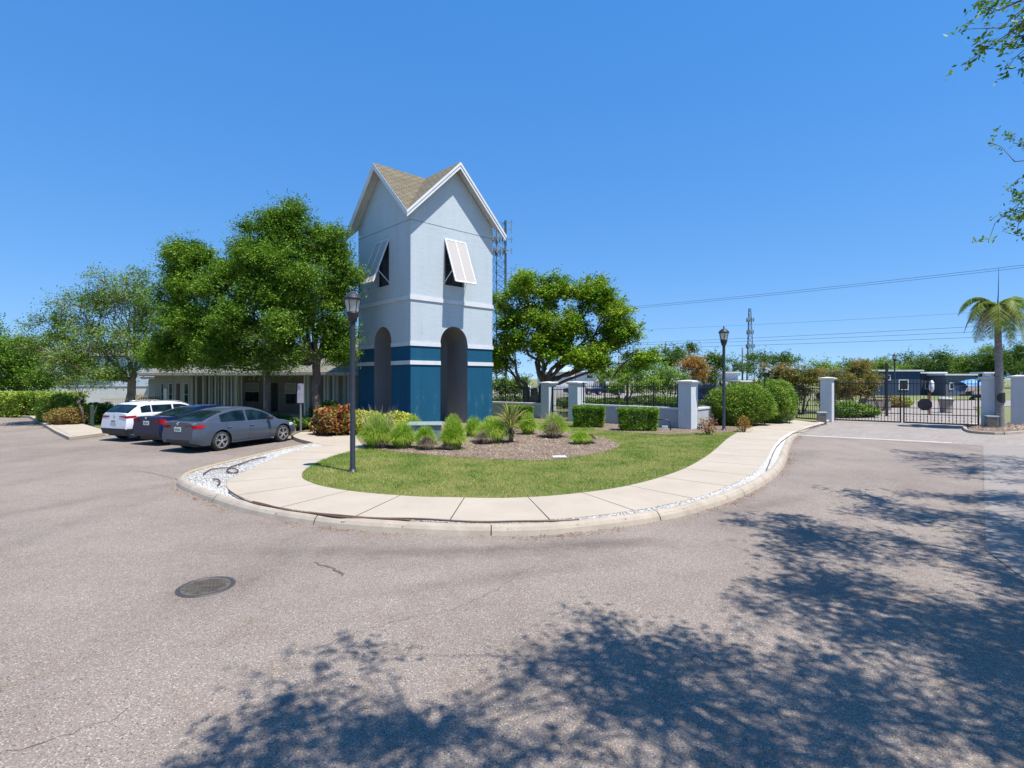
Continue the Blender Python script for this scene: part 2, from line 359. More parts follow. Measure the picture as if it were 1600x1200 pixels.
M['shade'] = leafmat('shade_shrub_leaves', ((.025, .06, .008), (.05, .11, .012), (.10, .19, .02)), .25, 2)
M['fgrass'] = leafmat('fountain_grass_blades', ((.10, .23, .008), (.22, .40, .02), (.42, .50, .09)), .35, 2.5)
M['drygrass'] = leafmat('dry_grass_blades', ((.06, .04, .03), (.16, .115, .085), (.36, .28, .22)), .2, 4)
M['seed'] = leafmat('seed_heads', ((.30, .22, .15), (.42, .33, .23), (.55, .46, .33)), .3, 4)
M['palmleaf'] = leafmat('palm_fronds', ((.05, .11, .012), (.13, .21, .03), (.33, .33, .08)), .35, 1.2)
M['palmdry'] = leafmat('drying_palm_fronds', ((.15, .13, .03), (.28, .2, .06), (.40, .27, .09)), .3, 1.2)
M['litter'] = leafmat('leaf_litter', ((.12, .075, .045), (.22, .14, .09), (.34, .22, .14)), 0, 3, .9)
M['core'] = pm('inner_twigs', (.018, .03, .008), (.03, .045, .012), 8, 1)
# ---------------------------------------------------------------- scatter helpers
def norm(a): return a / np.maximum(np.linalg.norm(a, axis=-1, keepdims=True), 1e-9)
def leaf_quads(P, size, asp=.5, up=.5, jit=.35, out=None):
    "P (N,3) centres -> rhombic leaves with random facing"
    N = len(P); nrm = rng.normal(size=(N, 3)); nrm[:, 2] = np.abs(nrm[:, 2]) + up
    if out is not None: nrm = nrm + out
    nrm = norm(nrm); t = norm(np.cross(nrm, rng.normal(size=(N, 3)))); b = np.cross(nrm, t)
    s = (size * (1 + jit * rng.uniform(-1, 1, N)))[:, None]
    a = P + t * s * .5; c = P - t * s * .5; k = b * s * .5 * asp
    off = t * s * .08
    V = np.stack([a, P + k + off, c, P - k + off], 1).reshape(-1, 3)
    return V, np.arange(4 * N).reshape(N, 4)
def leaves(name, P, size, m, parent=None, **kw):
    V, Fq = leaf_quads(np.asarray(P), size, **kw); return np_mesh(name, V, Fq, m, parent)
def ribbons(name, base, tip, wd, m, parent=None, bend=.3, seg=3):
    "arching grass blades from base to tip (N,3)"
    N = len(base); d = tip - base; side = norm(np.cross(d, np.array([0, 0, 1.]) + rng.normal(size=(N, 3)) * .3))
    L = np.linalg.norm(d, axis=1)[:, None]; rows = []
    for i in range(seg + 1):
        t = i / seg; p = base + d * t; p[:, 2] += (bend * L[:, 0]) * (4 * t * (1 - t)) * .5
        ww = wd * (1 - t * .92); rows += [p - side * ww * .5, p + side * ww * .5]
    V = np.stack(rows, 1).reshape(-1, 3); k = 2 * (seg + 1); fs = []
    for i in range(seg): fs.append(np.stack([np.arange(N) * k + 2 * i, np.arange(N) * k + 2 * i + 1, np.arange(N) * k + 2 * i + 3, np.arange(N) * k + 2 * i + 2], 1))
    return np_mesh(name, V, np.concatenate(fs), m, parent)
def in_poly(P, poly):
    x, y = P[:, 0], P[:, 1]; r = np.zeros(len(P), bool); n = len(poly)
    for i in range(n):
        x0, y0 = poly[i][:2]; x1, y1 = poly[(i + 1) % n][:2]
        if y0 == y1: continue
        c = ((y0 > y) != (y1 > y)) & (x < (x1 - x0) * (y - y0) / (y1 - y0) + x0); r ^= c
    return r
def poly_pts(poly, n):
    a = np.array([p[:2] for p in poly]); lo, hi = a.min(0), a.max(0); out = []
    k = 0
    while k < n:
        q = rng.uniform(lo, hi, (n, 2)); q = q[in_poly(q, poly)]; out.append(q); k += len(q)
    return np.concatenate(out)[:n]
def blobs(n, cen, rad, shell=.35):
    u = norm(rng.normal(size=(n, 3))); r = rng.uniform(0, 1, n) ** shell
    return np.array(cen) + u * r[:, None] * np.array(rad)
ROCKV = np.array([(1, 0, 0), (-1, 0, 0), (0, 1, 0), (0, -1, 0), (0, 0, 1), (0, 0, -1)], float)
ROCKF = np.array([(0, 2, 4), (2, 1, 4), (1, 3, 4), (3, 0, 4), (2, 0, 5), (1, 2, 5), (3, 1, 5), (0, 3, 5)])
def rocks(name, P, size, m, parent=None):
    N = len(P); s = size * rng.uniform(.5, 1.3, (N, 1, 1)) * rng.uniform(.6, 1.2, (N, 6, 1)); ax = rng.uniform(.5, 1, (N, 1, 3)); ax[:, :, 2] *= .7
    a = rng.uniform(0, 6.28, N); c, sn = np.cos(a), np.sin(a); v = ROCKV[None] * s * ax
    V = np.stack([v[..., 0] * c[:, None] - v[..., 1] * sn[:, None], v[..., 0] * sn[:, None] + v[..., 1] * c[:, None], v[..., 2]], -1) + P[:, None, :]
    return np_mesh(name, V.reshape(-1, 3), (ROCKF[None] + 6 * np.arange(N)[:, None, None]).reshape(-1, 3), m, parent)

def resample(pts, step=None, n=None, smooth=True):
    P = [Vector((*p[:2], 0)) for p in pts]; dense = []
    for i in range(len(P) - 1):
        p0 = P[max(i - 1, 0)]; p1 = P[i]; p2 = P[i + 1]; p3 = P[min(i + 2, len(P) - 1)]
        for k in range(12):
            t = k / 12
            if smooth: q = .5 * ((2 * p1) + (p2 - p0) * t + (2 * p0 - 5 * p1 + 4 * p2 - p3) * t * t + (3 * p1 - p0 - 3 * p2 + p3) * t ** 3)
            else: q = p1.lerp(p2, t)
            dense.append(q)
    dense.append(P[-1]); L = [0]
    for a, b in zip(dense, dense[1:]): L.append(L[-1] + (b - a).length)
    if n is None: n = max(2, int(L[-1] / step) + 1)
    out = []; j = 0
    for i in range(n):
        s = L[-1] * i / (n - 1)
        while j < len(L) - 2 and L[j + 1] < s: j += 1
        t = (s - L[j]) / max(L[j + 1] - L[j], 1e-9); out.append(dense[j].lerp(dense[j + 1], t))
    return out
def offs(pts, d):
    "offset to the left of travel"
    o = []
    for i, p in enumerate(pts):
        t = (pts[min(i + 1, len(pts) - 1)] - pts[max(i - 1, 0)]).normalized(); o.append(p + Vector((-t.y, t.x, 0)) * d)
    return o
def sheet(name, pts, z, m, kind='structure', **kw):
    o = MB().poly([(p[0], p[1], z) for p in pts]).build(name, m); return cat(o, kind=kind, **kw)
def curb_run(name, outer, m, wd=.21, h=.15, seglen=3.0, label=None):
    "outer = road-side foot of the kerb, island on the left of travel; cast in lengths with open joints"
    mb = MB(); n = max(2, int(sum((b - a).length for a, b in zip(outer, outer[1:])) / seglen)); k = len(outer)
    prof = [(0, -.05), (.045, h * .50), (.085, h * .82), (.125, h), (wd - .02, h), (wd, h - .015), (wd, -.05)]
    L = [0]
    for a, b in zip(outer, outer[1:]): L.append(L[-1] + (b - a).length)
    per = L[-1] / n; cur = []
    rows_all = []
    lines = [[q for q in offs(outer, d)] for d, z in prof]
    seg = 0; rows = []
    for i in range(k):
        row = [(lines[j][i].x, lines[j][i].y, prof[j][1]) for j in range(len(prof))]
        s = int(min(L[i] / per, n - 1e-6))
        if s != seg and rows:
            t = rows[-1]; gap = [tuple(a + (b - a) * .85 for a, b in zip(p, q)) for p, q in zip(t, row)]
            rows.append(gap); rows_all.append(rows); rows = []; seg = s
        rows.append(row)
    rows_all.append(rows)
    for rows in rows_all:
        if len(rows) > 1: mb.grid(rows); b = len(mb.v)
    mb2 = MB()
    mb2.grid([[(lines[0][i].x + (lines[3][i].x - lines[0][i].x) * .35, lines[0][i].y + (lines[3][i].y - lines[0][i].y) * .35, -.02),
               (lines[3][i].x, lines[3][i].y, h - .03), (lines[5][i].x, lines[5][i].y, h - .03)] for i in range(k)])
    o = cat(mb.build(name, m), kind='structure'); cat(mb2.build('curb_joint_fill', M['slabgap']), kind='structure')
    return o
def rot2(p, a): return (p[0] * math.cos(a) - p[1] * math.sin(a), p[0] * math.sin(a) + p[1] * math.cos(a))

# ---------------------------------------------------------------- ground
sheet('ground', [(-900, -60), (900, -60), (900, 1400), (-900, 1400)], -.03, M['far_grass'])
sheet('road', [(-70, -40), (70, -40), (60, 23.5), G(1600, 672), G(1500, 664), G(1320, 654), G(1300, 656), G(1100, 700), G(800, 740), G(575, 700), G(560, 672), G(160, 671), G(95, 664), G(40, 643), (-70, 38)], 0, M['asphalt'])
sheet('paver_driveway', [G(1236, 681), G(1500, 694.5), G(1535, 697), G(1700, 700), (48, 19), (44, 27), G(1600, 660), G(1535, 657), G(1520, 636), G(1700, 632), G(1700, 625.5), G(1300, 625.5), G(1295, 650), G(1285, 660)], .005, M['pavers'])
sheet('concrete_apron', [G(1536, 697), G(1540, 860), G(1600, 905), (30, 6), (44, 12), G(1700, 697)], .009, M['oldconc'])
# white stop line between the asphalt and the pavers
a = resample([G(1248, 680.5), G(1360, 686), G(1488, 692.5)], n=12); mb = MB()
b = offs(a, .16); mb.grid([[(p.x, p.y, .009), (q.x, q.y, .009)] for p, q in zip(a, b)]); cat(mb.build('road_marking', M['paint_white']), kind='structure')
# road and verge beyond the fence
sheet('far_verge', [G(1290, 625), G(1790, 625), G(1790, 615.5), G(1290, 615.5)], -.008, M['far_grass'])
sheet('far_path', [G(1290, 615.4), G(1790, 615.4), G(1790, 611.5), G(1290, 611.5)], -.010, M['mulch'])
sheet('far_road', [G(700, 621), G(1290, 621), G(1290, 613), G(700, 612)], -.012, M['oldconc'])
sheet('far_lawn', [G(700, 640), G(1290, 640), G(1290, 622), G(700, 621.5)], -.016, M['far_grass'])

OUT = [G(517, 693), G(450, 704), G(370, 723), G(310, 738), G(284, 747), G(274, 756), G(279, 764), G(320, 782), G(370, 799), G(425, 811.5), G(507, 824), G(587, 831), G(700, 837), G(800, 838), G(880, 834.5), G(1000, 820), G(1080, 804), G(1150, 781), G(1195, 758), G(1219, 739), G(1230, 720), G(1234, 704), G(1243, 685), G(1264, 671), G(1285, 663.5), G(1306, 656.5)]
out = resample(OUT, step=.12)
split = next(i for i, p in enumerate(out) if p.y < G(274, 752)[1] + .05)
curb_run('curb', out[split:], M['curb'])
curb_run('painted_curb', out[:split + 1], M['curb_yellow'])
inn = offs(out, .20)
SWO = [G(*p, .13) for p in [(506, 696), (452, 706), (414, 722.5), (378, 739), (357.6, 750), (354, 757), (357, 764), (370, 773), (397, 784), (452, 795), (535, 804.6), (645, 811.5), (700, 813), (800, 814), (900, 808.5), (1000, 795.5), (1080, 779), (1140, 758), (1180, 736), (1200, 712), (1210, 695), (1225, 681), (1250, 670), (1283, 661)]]
SWI = [G(*p, .13) for p in [(573, 699), (549, 704.6), (507.5, 717), (484, 729), (473, 738), (473, 747), (483, 753), (507.5, 760.5), (562.5, 769), (645, 775.5), (700, 777), (800, 778), (900, 771), (990, 757), (1060, 736), (1099, 716), (1119, 701), (1136, 686), (1152, 676), (1171, 668.5), (1197, 662), (1232, 655.5)]]
swo = resample(SWO, n=241); _in = resample(SWI, n=1200)
_ix = []; j = 0
for p in swo:      # nearest point of the inner edge, never stepping back
    j = min(range(j, len(_in)), key=lambda k: (_in[k] - p).length if k < j + 260 else 1e9); _ix.append(j)
_ix[0] = 0; _ix[-1] = len(_in) - 1; _ix = np.array(_ix, float)
for _ in range(60): _ix[1:-1] = (_ix[:-2] + _ix[1:-1] * 2 + _ix[2:]) / 4
swi = [_in[int(round(k))] for k in _ix]
# bed of white stones between kerb and walk, with the stones themselves
ia = resample([(p.x, p.y) for p in inn], n=241)
mb = MB(); mb.grid([[(p.x, p.y, .11), (q.x, q.y, .11)] for p, q in zip(ia, swo)]); cat(mb.build('stone_bed', M['stonebed']), kind='structure')
P = []
for p, q in zip(ia, swo):
    d = (q - p).length
    for k in range(int(22 + 340 * d * .35)):
        t = rng.uniform(0, 1); v = p.lerp(q, t); P.append((v.x + rng.normal() * .06, v.y + rng.normal() * .06, .118))
P = np.array(P)
cat(rocks('white_stones', P, .022, M['stone']), 'loose white marble chips in the strip between kerb and sidewalk', 'gravel', kind='stuff')
# sidewalk slabs with joints
mb = MB(); NS = 24; per = 240 // NS
for s in range(NS):
    rows = []
    for i in range(per + 1):
        j = s * per + i
        f = .13 if i == 0 and s else (-.13 if i == per and s < NS - 1 else 0)
        p, q = swo[j], swi[j]
        if f:
            j2 = j + (1 if f > 0 else -1); p = p.lerp(swo[j2], abs(f) * .5); q = q.lerp(swi[j2], abs(f) * .5)
        rows.append([(p.x, p.y, .02), (p.x, p.y, .135), (q.x, q.y, .135), (q.x, q.y, .02)])
    mb.grid(rows)
cat(mb.build('sidewalk', M['walk'], bevel=.006), kind='structure')
mb = MB(); mb.grid([[(p.x, p.y, .118), (q.x, q.y, .118)] for p, q in zip(swo, swi)]); cat(mb.build('sidewalk_base', M['slabgap']), kind='structure')
walk2 = [G(506, 695.5, .13), G(468, 686, .13), G(455, 681, .13), G(470, 675, .13), G(560, 671, .13), G(600, 674, .13), G(604, 690, .13), G(573, 699, .13)]
cat(MB().poly([(x, y, .131) for x, y in walk2]).build('walkway', M['walk']), kind='structure').modifiers.new('thick', 'SOLIDIFY').thickness = .12
# lawn
lawn_e = [(p.x, p.y) for p in swi]
back = [G(1232, 654, .13), G(1180, 655, .13), G(1000, 660, .13), G(900, 657, .13), G(760, 650, .13), G(600, 655, .13), G(600, 674, .13), G(604, 690, .13)]
sheet('lawn', lawn_e + back, .132, M['turf'])
MUL = [G(*p, .13) for p in [(570, 699), (610, 705), (655, 710), (752, 717), (820, 719), (866, 718.5), (931, 709), (958, 702), (966, 695), (947, 685), (915, 680), (882, 676), (840, 672), (790, 668), (765, 664), (560, 664), (556, 680)]]
MUL = [(p.x, p.y) for p in resample(MUL + [MUL[0]], step=.35)]
sheet('mulch_bed', MUL, .137, M['mulch'])
MUL2 = [G(*p, .13) for p in [(930, 672), (1000, 677), (1050, 679), (1095, 677), (1140, 676), (1180, 664), (1232, 654), (1200, 650), (1100, 655), (1000, 660), (925, 660)]]
sheet('mulch_strip', MUL2, .137, M['mulch'])
q = poly_pts(MUL, 17000); q2 = poly_pts(MUL2, 2500); q = np.concatenate([q, q2])
cat(leaves('mulch_chips', np.c_[q, np.full(len(q), .148) + rng.uniform(0, .012, len(q))], .055, M['chip'], asp=.32, up=1.6), 'brown bark mulch scattered over the planting bed before the tower', 'mulch', kind='stuff')
# grass blades over the island lawn, left out of the beds
poly = lawn_e + [G(1232, 655, .13), G(1000, 662, .13), G(800, 662, .13), G(650, 668, .13), G(604, 690, .13)]
n = 230000; q = poly_pts(poly, n); q = q[~in_poly(q, MUL) & ~in_poly(q, MUL2)]
keep = rng.uniform(size=len(q)) < np.clip(1.35 - (q[:, 1] - 8) / 26, .35, 1); q = q[keep]
bs = np.c_[q, np.full(len(q), .128)]; hgt = rng.uniform(.028, .062, len(q)); tp = bs + np.c_[rng.normal(size=(len(q), 2)) * .016, hgt]
V = np.stack([bs + rng.normal(size=bs.shape) * [.006, .006, 0], bs + rng.normal(size=bs.shape) * [.006, .006, 0], tp], 1).reshape(-1, 3)
cat(np_mesh('grass', V, np.arange(len(V)).reshape(-1, 3), M['blade']), 'short mown green grass on the island lawn', 'grass', kind='stuff')
# left sidewalk, kerb, grass
LW = [G(0, 645, .13), G(45, 646, .13), G(90, 650, .13), G(125, 661, .13), G(161, 671, .13), G(165, 676, .13), G(108, 683, .13), G(86, 673, .13), G(66, 661, .13), G(46, 650, .13), G(0, 647.5, .13)]
cat(MB().poly([(x, y, .131) for x, y in LW]).build('sidewalk', M['walk']), kind='structure').modifiers.new('thick', 'SOLIDIFY').thickness = .12
lo = resample([G(172, 679), G(140, 682), G(108, 686), G(86, 675.5), G(66, 663), G(48, 651.5), G(0, 648.5), G(-120, 646)], step=.3)
curb_run('curb', lo[::-1], M['curb'])
sheet('clubhouse_ground', [(-44, 44), G(-150, 646), G(45, 645), G(90, 650), G(125, 661), G(161, 671), G(300, 671), G(455, 681), G(470, 675), G(560, 671), G(600, 655), (-2, 40), (-10, 60), (-40, 60)], .02, M['turf'])
sheet('planting_soil', [G(455, 681), G(440, 672), G(430, 660), G(560, 655), G(575, 668), G(560, 671), G(470, 675)], .026, M['mulch'])

# leaf litter and grit gathered at the foot of the kerb
P = []
for p, q in zip(out, offs(out, -1)):
    t = (q - p)
    for k in range(int(rng.uniform(2, 16) * (1 + math.sin(p.x * 1.7) * .8))):
        s = abs(rng.normal()) * .10; u = p + t * s; P.append((u.x + rng.normal() * .05, u.y + rng.normal() * .05, .008 + rng.uniform(0, .006)))
cat(leaves('leaf_litter', P, .035, M['litter'], asp=.5, up=2.5), 'brown leaf litter and grit lying along the foot of the kerb', 'leaf litter', kind='stuff')
# ---------------------------------------------------------------- asphalt details
X, Y = G(322, 917)
t = thing('manhole_cover', 'round cast iron manhole cover with waffle pattern set in the asphalt', 'manhole cover', (X, Y, 0))
MB().lathe([(.315, -.01), (.315, .008), (.305, .013), (.275, .013), (.270, .004), (.27, -.01)], 40).build('frame', M['ironring'], t, True)
mb = MB(); mb.lathe([(.268, -.01), (.268, .009), (.01, .0095)], 40)
for i in range(-6, 7):
    for j in range(-6, 7):
        x, y = i * .044 + (j % 2) * .022, j * .042
        if x * x + y * y < .235 ** 2: mb.box(x - .013, x + .013, y - .012, y + .012, .009, .017)
mb.build('lid', M['iron'], t)
def crack(name, px, label, wd=.02, cat_='crack'):
    a = resample([G(*p) for p in px], step=.07); mb = MB()
    for p in a: p.x += rng.normal() * .02; p.y += rng.normal() * .02
    w = [wd * rng.uniform(.3, 1.2) for _ in a]; w[0] = w[-1] = .002
    L = [offs(a, w[0])]; o1 = []; o2 = []
    for i, p in enumerate(a):
        t = (a[min(i + 1, len(a) - 1)] - a[max(i - 1, 0)]).normalized(); nn = Vector((-t.y, t.x, 0)) * w[i]; o1.append(p + nn); o2.append(p - nn)
    mb.grid([[(p.x, p.y, .0045), (q.x, q.y, .0045)] for p, q in zip(o1, o2)]); cat(mb.build(name, M['seal']), kind='structure')
crack('road_crack', [(490, 878), (505, 884), (520, 889), (535, 900)], '', .018)
crack('road_crack', [(0, 1180), (70, 1160), (150, 1132), (190, 1112)], '', .004)
crack('road_crack', [(500, 1008), (600, 975), (720, 948), (800, 905), (860, 868)], '', .0025)
crack('road_crack', [(206, 735), (240, 740), (285, 752)], '', .01)

# ---------------------------------------------------------------- tower
c0 = Vector((XD(641.5, 25), 25, 0)); mR, mL = (769.3 - 800) / F, (560 - 800) / F
def _solve():
    best = None
    for i in range(3000, 6200):
        th = R(i / 100); c, s = math.cos(th), math.sin(th)
        s1 = (mR * c0.y - c0.x) / (c - mR * s); s2 = (c0.x - mL * c0.y) / (s + mL * c)
        e = abs(s1 - s2)
        if best is None or e < best[0]: best = (e, th, s1)
    return best[1:]
TH, TS = _solve(); H2 = TS / 2
ux = Vector((math.cos(TH), math.sin(TH), 0)); uy = Vector((-math.sin(TH), math.cos(TH), 0))
tc = c0 + ux * H2 + uy * H2
print('tower', math.degrees(TH), TS, tc)
tower = thing('clock_tower', 'square two storey stucco tower, pale above navy base, with cross gabled roof and open arches', 'tower', tc, TH)
tower.name = 'entrance_tower'
AR, SPR, TOPZ, EZ = .86, 4.27, 10.12, 10.36      # arch radius, springing, joint height, eave
OH = .50; EH = H2 + OH; APX = 13.36; SL = (APX - 10.30) / EH
def rz(q): return APX - SL * q
def face(i):     # local (u along face, outward n) -> local xyz
    a = i * math.pi / 2; c, s = math.cos(a), math.sin(a)
    # side 0 = facing -y (right face in the photo), 3 = facing -x (left face)
    return lambda u, z, o=0.0: (u * c + (H2 + o) * s, u * s - (H2 + o) * c, z)
mb = MB(); nv = MB()
for i in range(4):
    f = face(i)
    for s in (-1, 1):
        a, b = (-H2, -AR) if s < 0 else (AR, H2)
        nv.add([f(a, .1), f(b, .1), f(b, 4.06), f(a, 4.06)], [(0, 1, 2, 3)])
        mb.add([f(a, 4.06), f(b, 4.06), f(b, SPR), f(a, SPR)], [(0, 1, 2, 3)])
        mb.add([f(a, SPR), f(b, SPR), f(b, 5.6), f(a, 5.6)], [(0, 1, 2, 3)])
    n = 20; ph = [math.pi * k / n for k in range(n + 1)]
    mb.grid([[f(AR * math.cos(p), SPR + AR * math.sin(p)) for p in ph], [f(AR * math.cos(p), 5.6) for p in ph]])
    # window opening in the shaft, and the gable
    if i in (0, 3):
        wx = (.05 - .62, .05 + .62) if i == 0 else (-.62 - .0, .62)
    else: wx = (-.62, .62)
    z0, z1 = 7.2, 9.5
    mb.add([f(-H2, 5.6), f(H2, 5.6), f(H2, z0), f(-H2, z0)], [(0, 1, 2, 3)])
    mb.add([f(-H2, z0), f(wx[0], z0), f(wx[0], z1), f(-H2, z1)], [(0, 1, 2, 3)]); mb.add([f(wx[1], z0), f(H2, z0), f(H2, z1), f(wx[1], z1)], [(0, 1, 2, 3)])
    mb.add([f(-H2, z1), f(H2, z1), f(H2, rz(H2) - .12), f(0, rz(0) - .12), f(-H2, rz(H2) - .12)], [(0, 1, 2, 3, 4)])
    for a, b in (((wx[0], z0), (wx[0], z1)), ((wx[0], z1), (wx[1], z1)), ((wx[1], z1), (wx[1], z0)), ((wx[1], z0), (wx[0], z0))):
        mb.add([f(*a), f(*b), f(*b, -.18), f(*a, -.18)], [(0, 1, 2, 3)])
mb.build('wall', M['stucco'], tower); nv.build('base_wall', M['navy'], tower)
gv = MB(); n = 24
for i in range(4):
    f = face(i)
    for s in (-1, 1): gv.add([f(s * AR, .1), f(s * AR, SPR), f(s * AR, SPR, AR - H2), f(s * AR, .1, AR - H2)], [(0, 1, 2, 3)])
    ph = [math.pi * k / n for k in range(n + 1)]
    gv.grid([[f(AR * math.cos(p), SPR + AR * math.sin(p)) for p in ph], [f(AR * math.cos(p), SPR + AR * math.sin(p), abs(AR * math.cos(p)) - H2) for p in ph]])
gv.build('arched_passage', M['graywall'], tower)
MB().box(-H2 + .04, H2 - .04, -H2 + .04, H2 - .04, 0, .145).build('floor_slab', M['oldconc'], tower)
def ring(z0, z1, pr, full, m, name):
    for i in range(4):
        f = face(i)
        rs = [(-H2 - pr, H2)] if full else [(-H2 - pr, -AR - .003), (AR + .003, H2)]
        for a, b in rs:
            mb = MB(); vs = [f(a, z0, -.03), f(b, z0, -.03), f(b, z0, pr), f(a, z0, pr)] + [f(a, z1, -.03), f(b, z1, -.03), f(b, z1, pr * .8), f(a, z1, pr * .8)]
            mb.add(vs, [(3, 2, 1, 0), (4, 5, 6, 7), (0, 1, 5, 4), (1, 2, 6, 5), (2, 3, 7, 6), (3, 0, 4, 7)])
            mb.build(name, m, tower)
ring(6.27, 6.48, .05, True, M['bandwhite'], 'band')
ring(4.06, 4.255, .045, False, M['bandwhite'], 'band')
ring(3.16, 3.355, .045, False, M['bandwhite'], 'band')
ring(10.07, 10.095, .004, True, M['line'], 'expansion_joint')
# roof: cross gable
rb = MB(); uvs = []
me_v, me_f, me_uv = [], [], []
for i in range(4):
    a = i * math.pi / 2; c, s = math.cos(a), math.sin(a); rt = lambda x, y, z: (x * c - y * s, x * s + y * c, z)
    for sg in (-1, 1):
        E = EH + .03
        tri = [(0, 0), (0, -E), (sg * E, -E)]
        b = len(me_v)
        for x, y in tri: me_v.append(rt(x, y, APX + .05 - SL * abs(x))); me_uv.append((y + i * .13, abs(x) * math.hypot(1, SL)))
        me_f.append((b, b + 1, b + 2) if sg > 0 else (b, b + 2, b + 1))
me = bpy.data.meshes.new('roof'); me.from_pydata(me_v, [], me_f); ul = me.uv_layers.new(name='UVMap')
for p in me.polygons:
    for li in p.loop_indices: ul.data[li].uv = me_uv[me.loops[li].vertex_index]
o = link('roof', me, M['shingle'], tower); md = o.modifiers.new('thick', 'SOLIDIFY'); md.thickness = .05; md.offset = -1
def uvroof(name, quads, m, parent=None, thick=.06):
    "quads: list of 3d point lists; u along the first edge, v up the slope"
    me = bpy.data.meshes.new(name); V = []; Fc = []; UV = []
    for q in quads:
        b = len(V); q = [Vector(p) for p in q]; e = (q[1] - q[0]).normalized(); nn = (q[1] - q[0]).cross(q[2] - q[0]).normalized(); g = nn.cross(e)
        for p in q: V.append(p); UV.append(((p - q[0]).dot(e), (p - q[0]).dot(g)))
        Fc.append(list(range(b, b + len(q))))
    me.from_pydata(V, [], Fc); ul = me.uv_layers.new(name='UVMap')
    for p in me.polygons:
        for li in p.loop_indices: ul.data[li].uv = UV[me.loops[li].vertex_index]
    o = link(name, me, m, parent); md = o.modifiers.new('thick', 'SOLIDIFY'); md.thickness = thick; md.offset = -1; return o
# soffits and barge boards
sf = MB(); fb = MB(); tr = MB()
for i in range(4):
    a = i * math.pi / 2; c, s = math.cos(a), math.sin(a); rt = lambda x, y, z: (x * c - y * s, x * s + y * c, z)
    for sg in (-1, 1):
        zs = lambda x: APX - .07 - SL * abs(x)
        sf.add([rt(0, -H2 + .02, zs(0)), rt(0, -EH, zs(0)), rt(sg * EH, -EH, zs(EH)), rt(sg * H2, -H2 + .02, zs(H2))], [(0, 1, 2, 3)])
        for (dst, y0, y1, zt, zb) in ((fb, EH - .02, EH + .02, -.02, -.30), (tr, EH + .021, EH + .05, .02, -.12)):
            vs = [rt(0, -y, APX + z) for y in (y0, y1) for z in (zt, zb)] + [rt(sg * y, -y, APX + z - SL * y) for y in (y0, y1) for z in (zt, zb)]
            dst.add(vs, [(0, 1, 3, 2), (4, 6, 7, 5), (0, 4, 5, 1), (2, 3, 7, 6), (0, 2, 6, 4), (1, 5, 7, 3)])
sf.build('soffit', pm('soffit_paint', (.60, .58, .55), (.5, .48, .46), 3, .7), tower); fb.build('barge_board', M['white'], tower); tr.build('drip_edge', M['white'], tower)
# windows and Bahama shutters
def shutter(i, cu, prop_side):
    f = face(i); W = .62
    g = MB(); g.add([f(cu - W, 7.2, -.17), f(cu + W, 7.2, -.17), f(cu + W, 9.5, -.17), f(cu - W, 9.5, -.17)], [(0, 1, 2, 3)])
    wn = g.build('window', M['dark'], tower)
    k = MB()
    for zz in (7.22, 7.75, 8.3, 8.85, 9.46): 
        vs = [f(cu - W, zz - .015, -.16), f(cu + W, zz - .015, -.16), f(cu + W, zz + .015, -.16), f(cu - W, zz + .015, -.16)]; k.add(vs, [(0, 1, 2, 3)])
    for uu in (cu - W + .02, cu + W - .02, cu): k.add([f(uu - .02, 7.2, -.159), f(uu + .02, 7.2, -.159), f(uu + .02, 9.5, -.159), f(uu - .02, 9.5, -.159)], [(0, 1, 2, 3)])
    k.build('window_frame', pm('grey_frame', (.08, .09, .1)), wn)
    an = R(21.5); Ls = 2.42
    def sp(u, t, o=0): return f(cu + u, 9.52 - t * math.cos(an) + o * math.sin(an), .03 + t * math.sin(an) + o * math.cos(an))
    p = MB(); W2 = .66
    p.add([sp(-W2, 0), sp(W2, 0), sp(W2, Ls), sp(-W2, Ls)] + [sp(-W2, 0, -.03), sp(W2, 0, -.03), sp(W2, Ls, -.03), sp(-W2, Ls, -.03)], [(0, 1, 2, 3), (7, 6, 5, 4), (0, 4, 5, 1), (1, 5, 6, 2), (2, 6, 7, 3), (3, 7, 4, 0)])
    sh = p.build('shutter', M['shutter'], tower)
    fr = MB()
    def strip(u0, u1, t0, t1):
        fr.add([sp(u0, t0, .015), sp(u1, t0, .015), sp(u1, t1, .015), sp(u0, t1, .015), sp(u0, t0, -.045), sp(u1, t0, -.045), sp(u1, t1, -.045), sp(u0, t1, -.045)], [(0, 1, 2, 3), (7, 6, 5, 4), (0, 4, 5, 1), (1, 5, 6, 2), (2, 6, 7, 3), (3, 7, 4, 0)])
    strip(-W2 - .01, -W2 + .05, 0, Ls); strip(W2 - .05, W2 + .01, 0, Ls); strip(-.03, .03, .06, Ls - .06); strip(-W2 + .051, W2 - .051, -.01, .055); strip(-W2 + .051, W2 - .051, Ls - .06, Ls + .01)
    fr.build('shutter_frame', M['white'], sh)
    for sd in (-1, 1):
        b = MB(); b.bar(sp(sd * (W2 - .04), Ls * .72, -.05), f(cu + sd * (W2 + .02), 7.3, .01), .028); b.build('prop_rod', M['white'], tower)
shutter(0, .05, 1); shutter(3, 0, 1)
# short dark rod standing in the right arch
cat(MB().tube([(0, 0, 0), (0, 0, .75)], .03, 8).build('bollard', M['black'], loc=(*G(710, 672, .13), .13)), 'short thin black post standing in the tower arch', 'post')
